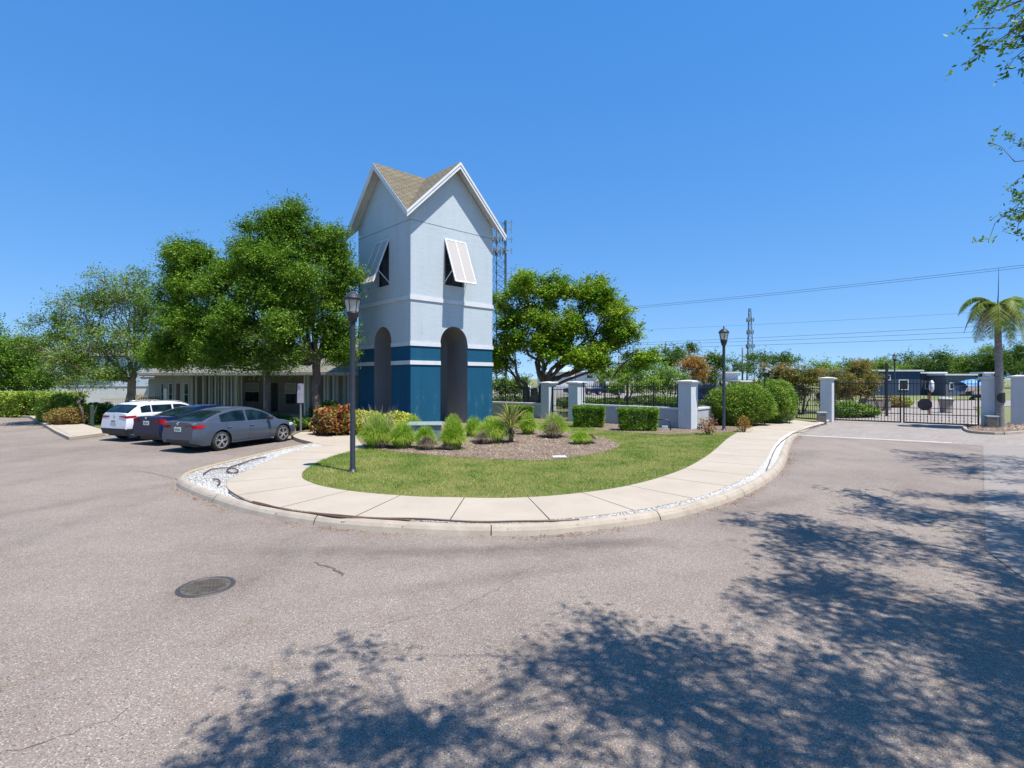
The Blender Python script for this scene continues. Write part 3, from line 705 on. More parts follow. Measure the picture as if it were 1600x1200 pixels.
# ---------------------------------------------------------------- lamps
def lamp(px, py, topy, label, scale=None, z=.13, d=None):
    x, y = G(px, py, z) if d is None else (XD(px, d), d)
    h = ZD(topy, y) - z; t = thing('street_lamp', label, 'street lamp', (x, y, z), R(20), 'black lantern street lamps')
    s = h / 4.75; r = .068 * s
    MB().lathe([(.13 * s, 0), (.13 * s, .02), (r * 1.25, .03), (r * 1.2, .10 * s), (r, .12 * s), (r * .93, h - .95 * s), (r * .8, h - .86 * s)], 16).build('pole', M['post'], t, True)
    b = h - .92 * s
    MB().lathe([(.055 * s, b), (.075 * s, b + .02 * s), (.115 * s, b + .07 * s), (.12 * s, b + .13 * s), (.14 * s, b + .17 * s), (.15 * s, b + .24 * s), (.158 * s, b + .27 * s)], 14).build('lamp_base', M['black'], t, True)
    zb, zt = b + .275 * s, b + .60 * s; fr = MB(); gl = MB(); n = 6
    ra, rb_ = .145 * s, .205 * s
    for k in range(n):
        a = 2 * math.pi * k / n; a2 = 2 * math.pi * (k + 1) / n
        p = (ra * math.cos(a), ra * math.sin(a), zb); q = (rb_ * math.cos(a), rb_ * math.sin(a), zt); p2 = (ra * math.cos(a2), ra * math.sin(a2), zb); q2 = (rb_ * math.cos(a2), rb_ * math.sin(a2), zt)
        fr.bar(p, q, .018 * s); fr.bar(p, p2, .02 * s); gl.add([tuple(c * .985 if i < 2 else c for i, c in enumerate(v)) for v in (p, p2, q2, q)], [(0, 1, 2, 3)])
    fr.build('lantern_frame', M['black'], t); gl.build('lantern_glass', M['lampglass'], t)
    MB().lathe([(.03 * s, zb), (.035 * s, zb + .05 * s), (.05 * s, zb + .12 * s), (.045 * s, zb + .2 * s), (.01 * s, zb + .23 * s)], 10).build('bulb', M['white'], t, True)
    MB().lathe([(.225 * s, zt - .01 * s), (.232 * s, zt + .045 * s), (.215 * s, zt + .055 * s), (.17 * s, zt + .11 * s), (.11 * s, zt + .165 * s), (.055 * s, zt + .19 * s), (.03 * s, zt + .20 * s), (.02 * s, zt + .225 * s), (.036 * s, zt + .25 * s), (.03 * s, zt + .275 * s), (.008 * s, zt + .32 * s)], 18).build('lamp_cap', M['post'], t, True)
    return t
lamp(551, 737, 449, 'tall black lantern lamp post standing on the lawn at the bend of the sidewalk')
lamp(1131, 672, 509, 'black lantern lamp post beside the large round bush')
lamp(1398, 0, 551, 'distant black lantern lamp post in front of the blue building behind the gate', z=0, d=62)

# ---------------------------------------------------------------- pillars, walls, fences, gate
def pillar(px, py, topy, wd, ang, label, d=None):
    x, y = G(px, py) if d is None else (XD(px, d), d); h = ZD(topy, y)
    t = thing('gate_pillar', label, 'pillar', (x, y, 0), ang, 'pale stucco pillars')
    w2 = wd / 2; MB().box(-w2, w2, -w2, w2, -.05, h - .17).build('shaft', M['pillar'], t, bevel=.012)
    mb = MB(); mb.frust(0, 0, h - .17, h - .10, w2 + .06, w2 + .09); mb.frust(0, 0, h - .10, h - .055, w2 + .10, w2 + .10); mb.frust(0, 0, h - .055, h, w2 + .08, .04); mb.build('cap', M['bandwhite'], t, bevel=.006)
    return t, Vector((x, y, 0)), h
A1 = R(-18)
P1 = pillar(857, 657, 596, .64, R(-46), 'pale pillar left of the small pedestrian gate near the tower')
P2 = pillar(901, 661.5, 595.5, .66, R(-46), 'pale pillar right of the small pedestrian gate, left of the clipped hedges')
P3 = pillar(1075, 674, 593.5, .66, R(-46), 'pale pillar at the end of the low wall, beside the lamp post and round bush')
P4 = pillar(1293, 659, 589, .60, R(-46), 'pale pillar holding the left leaf of the driveway gate')
P5 = pillar(1545, 669, 587.5, .55, R(-46), 'pale pillar holding the right leaf of the driveway gate, left of the palm')
P6 = pillar(1592, 666, 586, .60, R(-46), 'wide pale pillar at the right edge behind the palm')
def low_wall(a, b, h, label, th=.22):
    a = Vector((*a, 0)); b = Vector((*b, 0)); d = b - a; an = math.atan2(d.y, d.x); L = d.length
    t = thing('low_wall', label, 'wall', a, an)
    MB().box(0, L, -th / 2, th / 2, -.05, h - .10).build('wall_body', M['lowwall'], t)
    MB().box(0, L, -th / 2 - .04, th / 2 + .04, h - .10, h).build('coping', M['bandwhite'], t, bevel=.008)
    return t
def fence(a, b, z0, z1, label, sp=.125, posts=(), lower=.12, name='metal_fence', group='black metal picket fences'):
    a = Vector((*a, 0)); b = Vector((*b, 0)); d = b - a; an = math.atan2(d.y, d.x); L = d.length
    t = thing(name, label, 'fence', a, an, group)
    n = max(2, int(L / sp)); mb = MB()
    for i in range(1, n):
        x = L * i / n; mb.box(x - .009, x + .009, -.009, .009, z0 + .03, z1 - .06); mb.frust(x, 0, z1 - .06, z1 + .02, .009, .002)
    mb.build('pickets', M['black'], t)
    for z in (z0 + lower, z1 - .16): MB().box(.02, L - .02, -.018, .018, z - .016, z + .016).build('rail', M['black'], t)
    for p in posts: MB().box(L * p - .028, L * p + .028, -.028, .028, z0, z1 + .05).build('post', M['black'], t)
    return t
def adv(p, q, s):  # point on the way p->q, s metres from p
    v = Vector((q[0] - p[0], q[1] - p[1])); v.normalize(); return (p[0] + v.x * s, p[1] + v.y * s)
xy = lambda v: (v.x, v.y)
# tower side piece
a, b = G(760, 652), adv(xy(P1[1]), G(760, 652), .31); low_wall(a, b, ZD(630, P1[1].y), 'low grey wall between the tower and the pedestrian gate')
fence(a, b, ZD(630, P1[1].y), ZD(602, P1[1].y), 'black picket fence on the low wall beside the tower', posts=(.02, .35, .68, .98))
# between pillar 2 and pillar 3
a, b = adv(xy(P2[1]), xy(P3[1]), .36), adv(xy(P3[1]), xy(P2[1]), .40)
WH = 1.10; low_wall(a, b, WH, 'long low grey wall behind the two clipped hedges')
fence(a, b, WH, WH + 1.13, 'long black picket fence on the wall behind the two clipped hedges', posts=(.02, .26, .50, .76, .98))
# pillar 3 away behind the bush to the drive gate side
Q1 = G(1165, 658); Q2 = G(1240, 655.5)
a = adv(xy(P3[1]), Q1, .4); low_wall(a, Q1, 1.08, 'low grey wall right of the pillar, running behind the round bush')
fence(a, Q1, 1.08, 2.2, 'black picket fence with a leaning brace, between the pillar and the round bush', posts=(.02, .5))
mb = MB(); d = Vector((Q1[0] - a[0], Q1[1] - a[1], 0)).normalized(); aa = Vector((*a, 0))
low_wall(G(1195, 655), Q2, 1.05, 'short end of low grey wall right of the round bush')
fence(G(1195, 655), Q2, 1.05, 2.25, 'short black picket fence right of the round bush', posts=(.1, .55))
def gate_leaf(a, b, z0, z1, label, rings=True, sp=.145, sign=False, name='gate'):
    a = Vector((*a, 0)); b = Vector((*b, 0)); d = b - a; an = math.atan2(d.y, d.x); L = d.length
    t = thing(name, label, 'gate', a, an)
    fr = MB(); e = .035
    fr.box(0, 2 * e, -e, e, z0, z1 + .02); fr.box(L - 2 * e, L, -e, e, z0, z1 + .02); fr.box(2 * e, L - 2 * e, -.03, .03, z0, z0 + .07)
    fr.box(2 * e, L - 2 * e, -.02, .02, z0 + .47, z0 + .51); fr.box(2 * e, L - 2 * e, -.02, .02, z1 - .17, z1 - .13)
    fr.box(2 * e, L - 2 * e, -.02, .02, z0 + .80, z0 + .83)
    fr.build('frame', M['black'], t)
    pk = MB(); n = int(L / sp)
    for i in range(1, n):
        x = L * i / n; pk.box(x - .012, x + .012, -.012, .012, z0 + .07, z1); pk.frust(x, 0, z1, z1 + .09, .011, .002)
    if rings:
        kn = pk
        for i in range(1, n):
            x = L * i / n
            if i % 2: 
                for zz in (z0 + .2, z0 + .36): kn.frust(x, 0, zz - .03, zz, .012, .034); kn.frust(x, 0, zz, zz + .03, .034, .012)
    pk.build('pickets', M['black'], t)
    return t, an, L
g0 = adv(xy(P4[1]), G(1541, 664), .34); g1 = adv(xy(P5[1]), xy(P4[1]), .36)
mid = ((g0[0] * .5 + g1[0] * .5), (g0[1] * .5 + g1[1] * .5))
m1 = adv(mid, g0, .04); m2 = adv(mid, g1, .04)
_, GA, GL = gate_leaf(g0, m1, .10, 2.36, 'left leaf of the black driveway gate, plain pickets with ornaments at the foot', name='driveway_gate')
gate_leaf(m2, g1, .10, 2.36, 'right leaf of the black driveway gate, carrying a dark octagonal plate', name='driveway_gate')
# octagon plate bolted on the right leaf and its round-backed mirror
ox, oy = XD(1450, (m2[1] + g1[1]) / 2 + 0), 0
tpar = (1450 - 1414) / (1535 - 1414); pc = Vector((m2[0] + (g1[0] - m2[0]) * tpar, m2[1] + (g1[1] - m2[1]) * tpar, 0)); zc = ZD(632, pc.y)
t = thing('sign_plate', 'dark brown octagonal back of a sign hung on the right gate leaf', 'sign', (pc.x, pc.y, zc), GA)
vs = [(.33 * math.cos(R(22.5 + 45 * k)), y, .33 * math.sin(R(22.5 + 45 * k))) for y in (-.055, -.045) for k in range(8)]
MB().add(vs, [tuple(range(8)), tuple(range(15, 7, -1))] + [(k, (k + 1) % 8, 8 + (k + 1) % 8, 8 + k) for k in range(8)]).build('plate', pm('sign_back', (.045, .032, .03), (.07, .05, .045), 8, .7), t)
MB().box(-.02, .02, -.045, -.02, -.3, .3).build('bracket', M['black'], t)
# pedestrian gates
ga, gb = adv(xy(P1[1]), xy(P2[1]), .33), adv(xy(P2[1]), xy(P1[1]), .37)
gate_leaf(ga, gb, .08, 2.0, 'small black pedestrian gate between the two pale pillars near the tower', rings=False, sp=.12, name='pedestrian_gate')
gate_leaf(adv(Q2, xy(P4[1]), .12), adv(xy(P4[1]), Q2, .34), .08, 2.05, 'black pedestrian gate beside the driveway gate, in front of the russet shrubs', rings=False, sp=.12, name='pedestrian_gate')
# keypad boxes
def keybox(px, py, label, wd=.42, h=.62):
    x, y = G(px, py); t = thing('control_box', label, 'utility box', (x, y, 0), R(-24), 'steel gate operator boxes')
    MB().box(-wd / 2, wd / 2, -.2, .2, 0, h).build('cabinet', M['steel'], t, bevel=.01)
    MB().box(-wd / 2 - .03, wd / 2 + .03, -.23, .23, h + .001, h + .05).build('lid', M['lowwall'], t, bevel=.01)
    MB().box(-wd / 2 + .05, wd / 2 - .05, -.212, -.2, .06, h - .05).build('door', pm('brown_steel', (.24, .21, .17), (.15, .13, .1), 6, .5, metal=.4), t)
keybox(1284, 663, 'steel gate operator box at the foot of the left gate pillar')
keybox(1549, 671, 'steel gate operator box between the right gate pillar and the palm')
# electric conduit on low wall
x, y = G(1044, 677)
t = thing('electrical_conduit', 'grey bent conduit with a small box on the low wall beside the pillar', 'conduit', (x, y, 0), R(-20))
MB().tube([(-.95, .05, .62), (-.25, .05, .62), (-.05, .05, .60), (.06, .05, .52), (.1, .05, .40), (.1, .05, 0)], .03, 8).build('pipe', M['post'], t, True)
MB().box(-.28, -.02, -.02, .12, .05, .33).build('box', M['pillar'], t, bevel=.01)
# CCTV pole
x, y = XD(1195, 27), 27
t = thing('camera_pole', 'slim black pole with white security cameras rising behind the round bush', 'camera pole', (x, y, 0))
MB().tube([(0, 0, 0), (0, 0, 2.95)], .035, 8).build('pole', M['black'], t)
mb = MB(); mb.bar((-.02, -.1, 3.03), (.22, -.18, 2.93), .10); mb.build('camera', M['white'], t); MB().lathe([(.02, 0), (.09, .01), (.11, .07), (.08, .12), (.01, .13)], 10, (.06, 0, 2.78)).build('camera', M['white'], t, True)
# transformer box
x, y = G(664, 689, .13)
t = thing('transformer_box', 'low green metal utility box standing among the grass clumps before the tower', 'utility box', (x, y, .13), R(4))
MB().box(-.62, .60, -.3, .45, 0, .62).build('cabinet', M['greenbox'], t, bevel=.015)
MB().frust(0, .08, .622, .70, .68, .64, b0=.44, b1=.40).build('lid', pm('pale_green_lid', (.24, .31, .29), (.2, .26, .24), 4, .45), t, bevel=.01)
# white utility cover in the bed
x, y = G(874, 714.5, .14); cat(MB().box(-.20, .20, -.12, .12, 0, .035).build('valve_cover', M['white'], bevel=.01, loc=(x, y, .14)), 'small white valve cover lying at the edge of the mulch bed', 'valve cover')
# irrigation hoses on the stones
def hose(pts, label, r=.017):
    a = resample([G(*p, .16) for p in pts], step=.08); cat(MB().tube([(p.x, p.y, .160 + .008 * math.sin(i * .31)) for i, p in enumerate(a)], r, 6).build('irrigation_hose', M['hose'], smooth=True), label, 'hose', 'brown irrigation hoses on the white stones')
hose([(416, 714), (396, 718), (376, 724), (360, 730), (355, 735), (362, 738.5), (371, 737), (370, 733.5), (358, 731.5), (340, 732), (328, 734), (318, 740)], 'looped brown irrigation hose on the white stones near the kerb corner')
hose([(333, 748), (341, 750), (344, 754), (340, 758)], 'short curl of brown hose on the white stones at the kerb corner')
hose([(357, 766), (368, 774), (395, 785.5), (430, 793), (475, 800), (520, 805), (570, 808.5), (630, 810), (700, 813.5), (780, 815), (850, 814.5), (905, 811.5)], 'long brown irrigation hose lying along the sidewalk edge on the white stones')
hose([(395, 784), (440, 795), (480, 801), (530, 808), (580, 809), (640, 813.5)], 'second brown hose curving beside the long one on the white stones')
hose([(1198, 734), (1205, 716), (1213, 699), (1226, 686), (1245, 675), (1275, 665)], 'thin dark hose along the right side of the sidewalk on the white stones', .012)

# ---------------------------------------------------------------- cars
def car(name, label, cat_, rear_left, ang, m, S):
    """S: dims. x forward from the rear bumper, y left, z up; empty under the rear-left wheel contact"""
    L, Wd, wb, ro, wr = S['L'], S['W'], S['wb'], S['ro'], S['wr']
    xw = (ro, ro + wb); t = thing(name, label, cat_, (0, 0, 0), ang)
    tr = Wd - .11
    off = Vector((ro, tr, 0)); off.rotate(Matrix.Rotation(ang, 3, 'Z')); t.location = (rear_left[0] - off.x, rear_left[1] - off.y, .004)
    dk, rf = S['deck'], S['roof']; belt = S['belt']
    ip = lambda x, pts: float(np.interp(x, [p[0] for p in pts], [p[1] for p in pts]))
    def plan(x):
        w = Wd
        if x < .6: w *= 1 - .20 * ((.6 - x) / .6) ** 2.6
        if x > L - .9: w *= 1 - .30 * ((x - L + .9) / .9) ** 2.4
        return w
    def ends(x, z):     # lean of the tail and nose, in metres
        e = 0
        if x < .5: e += (1 - x / .5) * ip(z, S['tail'])
        if x > L - .5: e -= (1 - (L - x) / .5) * ip(z, S['nose'])
        return e
    zsh = lambda x: ip(x, dk) - .045
    def half(x, z):
        "outer half width at height z below the shoulder"
        s = (z - .22) / max(zsh(x) - .22, .1); s = min(max(s, 0), 1)
        return plan(x) * (.965 + .05 * math.sin(min(s * 1.6, 1) * math.pi * .62) - .075 * max(0, s - .62) ** 1.3 / .38 ** 1.3 * .9)
    xs = sorted(set([0, .02, .06, .12, .2] + [i * .07 for i in range(4, int(L / .07))] + [L - .12, L - .06, L - .02, L] + [xw[k] + s * (wr + .06) for k in (0, 1) for s in (-1, 1)]))
    rows = []; R2 = wr + .065
    for x in xs:
        zb = .23 + (.10 if x < .25 else 0) * (1 - x / .25 if x < .25 else 0) + .04 * (x > L - .4)
        for c in xw:
            if abs(x - c) < R2: zb = max(zb, wr + math.sqrt(max(R2 ** 2 - (x - c) ** 2, 0)))
        zs = zsh(x); r = []
        for k in range(9):
            z = zb + (zs - zb) * k / 8; r.append((x + ends(x, z), half(x, z), z))
        z2 = ip(x, dk); w = half(x, zs)
        for fy, dz in ((.93, .75), (.82, 1.0), (.5, 1.35), (0, 1.5)): 
            z = zs + .045 * dz; r.append((x + ends(x, z), w * fy, z))
        full = [(a, -b, c) for a, b, c in r] + [(a, b, c) for a, b, c in r[::-1][1:]]
        rows.append(full)
    mb = MB(); mb.grid(rows); n = len(rows[0])
    for row in (rows[0], rows[-1]): mb.add(row, [tuple(range(n))])
    body = mb.build('body', m, t, True)
    md = body.modifiers.new('split', 'EDGE_SPLIT'); md.split_angle = R(38)
    # greenhouse
    x0, x1 = rf[0][0], rf[-1][0]; tum = S.get('tumble', .42)
    def wtop(x, z): return half(x, zsh(x)) * .955 - (z - belt) * tum
    gx = np.linspace(x0, x1, 46); rows = []
    for x in gx:
        zr = ip(x, rf); b0 = ip(x, dk) - .05; hgt = max(zr - b0, .01); r = []
        for k in range(6):
            z = b0 + (hgt - min(.07, hgt * .6)) * k / 5; r.append((x, wtop(x, max(z, belt - .1)), z))
        wt = r[-1][1]
        for fy, dz in ((.965, .55), (.88, .85), (.5, 1.0), (0, 1.05)): r.append((x, wt * fy, r[-1][2] if False else (zr - min(.07, hgt * .6) * (1 - dz))))
        rows.append([(a, -b, c) for a, b, c in r] + [(a, b, c) for a, b, c in r[::-1][1:]])
    g = MB(); g.grid(rows); gh = g.build('cabin', m, t, True)
    md = gh.modifiers.new('split', 'EDGE_SPLIT'); md.split_angle = R(45)
    # side glass
    for sg in (-1, 1):
        for (xa, xb) in S['glass']:
            rows = []
            for x in np.linspace(xa, xb, 16):
                zr = ip(x, rf) - .085; z0 = belt + .015 + S.get('belt_rise', 0) * (x1 - x) / (x1 - x0)
                z1 = max(min(zr, S['gtop']), z0 + .002)
                rows.append([(x, sg * (wtop(x, z0 + (z1 - z0) * k / 4) + .008), z0 + (z1 - z0) * k / 4) for k in range(5)])
            q = MB(); q.grid(rows); q.build('side_window', M['carglass'], t, True)
    # rear glass and windscreen
    for nm, xa, xb in (('rear_window', *S['rear']), ('windscreen', *S['front'])):
        rows = []
        for x in np.linspace(xa, xb, 12):
            zr = ip(x, rf); wt = wtop(x, zr - .07) * .93; s2 = .012
            rows.append([(x + (-.012 if nm == 'rear_window' else .012), wt * k / 5, zr + s2 - .012 * (k / 5) ** 2 - (.02 if abs(k) == 5 else 0)) for k in range(-5, 6)])
        q = MB(); q.grid(rows); q.build(nm, M['carglass'], t, True)
    # wheels
    for k, c in enumerate(xw):
        for sg in (-1, 1):
            tt = MB(); yo = sg * (Wd - .015); yi = sg * (Wd - .225)
            prof = [(wr * .70, yi), (wr * .93, yi), (wr, yi + sg * .03), (wr, yo - sg * .03), (wr * .95, yo - sg * .004), (wr * .72, yo)]
            n = 28; rws = [[(c + r * math.cos(2 * math.pi * j / n), y, wr + r * math.sin(2 * math.pi * j / n)) for j in range(n)] for r, y in prof]
            tt.grid(rws, closed=True); wh = tt.build('wheel', M['tyre'], t, True)
            di = MB(); di.add([(c + wr * .72 * math.cos(2 * math.pi * j / n), yo - sg * .05, wr + wr * .72 * math.sin(2 * math.pi * j / n)) for j in range(n)], [tuple(range(n))]); di.build('brake_disc', M['plastic'], wh)
            ri = MB(); rws = [[(c + r * math.cos(2 * math.pi * j / n), y, wr + r * math.sin(2 * math.pi * j / n)) for j in range(n)] for r, y in ((wr * .73, yo + sg * .002), (wr * .68, yo + sg * .004), (wr * .66, yo - sg * .04))]
            ri.grid(rws, closed=True)
            for q_ in range(5):
                for da in (-.17, .17):
                    a = 2 * math.pi * q_ / 5 + .3; a2 = a + da
                    ri.bar((c + .04 * math.cos(a), yo - sg * .002, wr + .04 * math.sin(a)), (c + wr * .69 * math.cos(a2), yo - sg * .006, wr + wr * .69 * math.sin(a2)), .028, .02)
            ri.lathe([], 3) if False else None
            ri.add([(c + .05 * math.cos(2 * math.pi * j / 12), yo + sg * .006, wr + .05 * math.sin(2 * math.pi * j / 12)) for j in range(12)], [tuple(range(12))])
            ri.build('rim', M['alloy'], wh)
    # dark underbody with wheel wells
    MB().box(.25, L - .3, -Wd + .24, Wd - .24, .20, .60).build('underbody', M['plastic'], t)
    # wrap patch on body: along plan outline
    def wrap(nm, fn, mm, par=t, o=.010, nz=5):
        "fn(k 0..1) -> (x, or ('r', y)), z0, z1"
        for sg in (-1, 1):
            rows = []
            for i in range(15):
                pt, z0, z1 = fn(i / 14); r = []
                for k in range(nz):
                    z = z0 + (z1 - z0) * k / (nz - 1)
                    if pt[0] == 's': x = pt[1]; r.append((x + ends(x, z), sg * (half(x, z) + o), z))
                    elif pt[0] == 'r': r.append((-o + ends(0, z), sg * pt[1], z))
                    else: r.append((L + o + ends(L, z), sg * pt[1], z))
                rows.append(r)
            q = MB(); q.grid(rows); q.build(nm, mm, par, True)
    w0 = half(0, .8)
    tl = S['tl']
    def tlf(k):
        s = k * (tl['side'] + w0 - tl['in'])
        if s < tl['side']: x = tl['side'] - s; f = 1 - x / tl['side']; return ('s', x), tl['z0'] + tl['rise'] * (1 - f), tl['z1'] + tl['rise'] * .5 * (1 - f) - tl.get('pt', .0) * (1 - f)
        y = w0 - (s - tl['side']); f = (s - tl['side']) / (w0 - tl['in']); return ('r', min(y, w0)), tl['z0'] + tl['taper'] * f, tl['z1'] - tl['taper'] * f * .3
    wrap('taillight', tlf, M['taillight'])
    if S.get('cladding'):
        def clf(k):
            s = k * (.55 + w0)
            if s < .55: return ('s', .55 - s), .30, .52
            return ('r', w0 - (s - .55)), .30, .52
        wrap('bumper_cladding', clf, M['plastic'])
    else:
        def clf(k): return ('r', w0 * .78 * (1 - k)), .33, .43
        wrap('bumper_insert', clf, M['plastic'])
    def hlf(k): return ('s', L - .62 + k * .5), .62 + .03 * k, .74 - .03 * k
    wrap('headlight', hlf, M['headlight'])
    # door seams
    for sg in (-1, 1):
        q = MB()
        for x in S['seams']:
            rows = []
            for k in range(8):
                z = .28 + (zsh(x) - .02 - .28) * k / 7; xx = x + (.10 * math.sin((z - .3) * 2.2) if x == S['seams'][0] else 0)
                rows.append([(xx - .006, sg * (half(xx, z) + .004), z), (xx + .006, sg * (half(xx, z) + .004), z)])
            q.grid(rows)
        rows = [[(x, sg * (half(x, .30) + .004), .295), (x, sg * (half(x, .31) + .004), .31)] for x in np.linspace(xw[0] + R2 + .05, xw[1] - R2 - .05, 12)]; q.grid(rows)
        q.build('door_seams', M['plastic'], t)
        for x in S['handles']:
            z = belt - .13; MB().box(x - .09, x + .09, sg * half(x, z) - .01 if sg > 0 else sg * half(x, z) - .035, sg * half(x, z) + .035 if sg > 0 else sg * half(x, z) + .01, z - .016, z + .016).build('door_handle', M['chrome'] if S.get('chrome') else m, t, bevel=.008)
        x = S['mirror']; yy = sg * half(x, belt - .1)
        MB().box(x - .07, x + .07, min(yy, yy + sg * .2), max(yy, yy + sg * .2), belt + .0, belt + .13).build('wing_mirror', M['plastic'] if S.get('chrome') else m, t, bevel=.03)
    zp = S['plate']; xr = ends(0, zp)
    pl = MB().box(-.022 + xr, -.004 + xr, -.16, .16, zp - .075, zp + .075).build('number_plate', M['plate'], t, bevel=.004)
    lt = MB()
    for i in range(6): lt.box(-.0235 + xr, -.0225 + xr, -.12 + i * .042, -.12 + i * .042 + .024, zp - .04, zp + .035)
    lt.build('plate_letters', pm('plate_ink', (.05, .09, .08)), pl)
    MB().lathe([(.055, 0), (.05, .008), (.02, .012)], 16).build('badge', M['chrome'], t, True).matrix_local = Matrix.Translation((-.006 + ends(0, zp + .19), 0, zp + .19)) @ Matrix.Rotation(R(-90), 4, 'Y')
    if S.get('rack'):
        for sg in (-1, 1): MB().tube([(x, sg * .58, ip(x, rf) + .035) for x in np.linspace(1.0, 2.9, 8)], .018, 6).build('roof_rail', M['alloy'], t, True)
        MB().add([(.66, -.05, 1.44), (.66, .05, 1.44), (.9, .02, 1.53), (.9, -.02, 1.53), (.70, -.05, 1.53), (.70, .05, 1.53)], [(0, 1, 5, 4), (4, 5, 2, 3), (0, 4, 3), (1, 2, 5)]).build('roof_fin', m, t)
    if S.get('diff'):
        pass
    return t
CA = R(90 - 22)
GREY = dict(L=4.64, W=.905, wb=2.72, ro=.98, wr=.33, belt=.93, gtop=1.34, chrome=True,
    deck=[(0, 1.0), (.12, 1.035), (.6, 1.03), (1.1, .99), (2.6, .955), (3.3, .93), (3.9, .86), (4.3, .76), (4.55, .66), (4.64, .58)],
    roof=[(.28, 1.02), (.6, 1.16), (1.0, 1.30), (1.5, 1.405), (2.0, 1.445), (2.4, 1.43), (2.8, 1.34), (3.2, 1.15), (3.55, .93)],
    glass=[(1.02, 2.02), (2.12, 3.12)], rear=(.36, 1.2), front=(2.62, 3.5), seams=[2.07, 3.05, 1.2], handles=[1.28, 2.22], mirror=2.98, belt_rise=.05,
    tail=[(.2, .12), (.45, 0), (.62, .0), (.8, .05), (1.04, .03)], nose=[(.2, .1), (.45, 0), (.7, .15), (.9, .3)],
    tl=dict(side=.34, z0=.80, z1=.92, rise=.04, taper=.02, **{'in': .36}), plate=.78)
NAVY = dict(GREY, L=4.9, W=.90, wb=2.85, ro=1.02, belt=.95, gtop=1.31, chrome=False, belt_rise=.0,
    deck=[(0, 1.02), (.12, 1.06), (.7, 1.05), (1.2, 1.0), (2.6, .98), (3.4, .95), (4.2, .86), (4.6, .78), (4.9, .62)],
    roof=[(.72, 1.03), (1.1, 1.18), (1.6, 1.33), (2.1, 1.40), (2.6, 1.405), (3.0, 1.32), (3.4, 1.14), (3.75, .95)],
    glass=[(1.45, 2.25), (2.35, 3.35)], rear=(.8, 1.62), front=(2.85, 3.7), seams=[2.3, 3.3, 1.4], handles=[1.5, 2.45], mirror=3.2,
    tl=dict(side=.22, z0=.80, z1=.98, rise=0, taper=.015, **{'in': .42}), plate=.83)
WHITE = dict(GREY, L=4.58, W=.925, wb=2.70, ro=.96, wr=.36, belt=1.02, gtop=1.41, chrome=False, tumble=.30, rack=True, cladding=True,
    deck=[(0, 1.10), (.2, 1.12), (1.0, 1.13), (3.0, 1.10), (3.5, 1.06), (4.1, .97), (4.4, .84), (4.58, .66)],
    roof=[(.12, 1.10), (.34, 1.28), (.60, 1.44), (.9, 1.50), (1.6, 1.53), (2.3, 1.515), (2.7, 1.44), (3.2, 1.22), (3.55, 1.04)],
    glass=[(.62, 1.05), (1.1, 2.0), (2.08, 3.1)], rear=(.16, .58), front=(2.6, 3.5), seams=[2.04, 3.02, 1.1], handles=[1.3, 2.25], mirror=2.95, belt_rise=.08,
    tl=dict(side=.32, z0=.93, z1=1.02, rise=.02, taper=.035, **{'in': .30}), plate=.80, tail=[(.2, .10), (.5, 0), (.7, .02), (1.05, .07), (1.2, .1)])
kx_ = .92      # the suv is a short one
for k_ in ('deck', 'roof'): WHITE[k_] = [(a_ * kx_, b_) for a_, b_ in WHITE[k_]]
for k_ in ('L', 'wb', 'ro', 'mirror'): WHITE[k_] *= kx_
for k_ in ('seams', 'handles', 'rear', 'front'): WHITE[k_] = [a_ * kx_ for a_ in WHITE[k_]]
WHITE['glass'] = [(a_ * kx_, b_ * kx_) for a_, b_ in WHITE['glass']]
car('parked_car', 'blue grey sedan parked nearest the sidewalk, with silver alloy wheels', 'car', (-11.58, 18.75), CA, M['car_grey'], GREY)
car('parked_car', 'dark navy sedan parked between the white suv and the grey sedan', 'car', (-13.95, 20.7), CA, M['car_navy'], NAVY)
car('parked_suv', 'white suv with roof rails, farthest left of the three parked cars', 'suv', (-16.15, 21.8), CA, M['car_white'], WHITE)
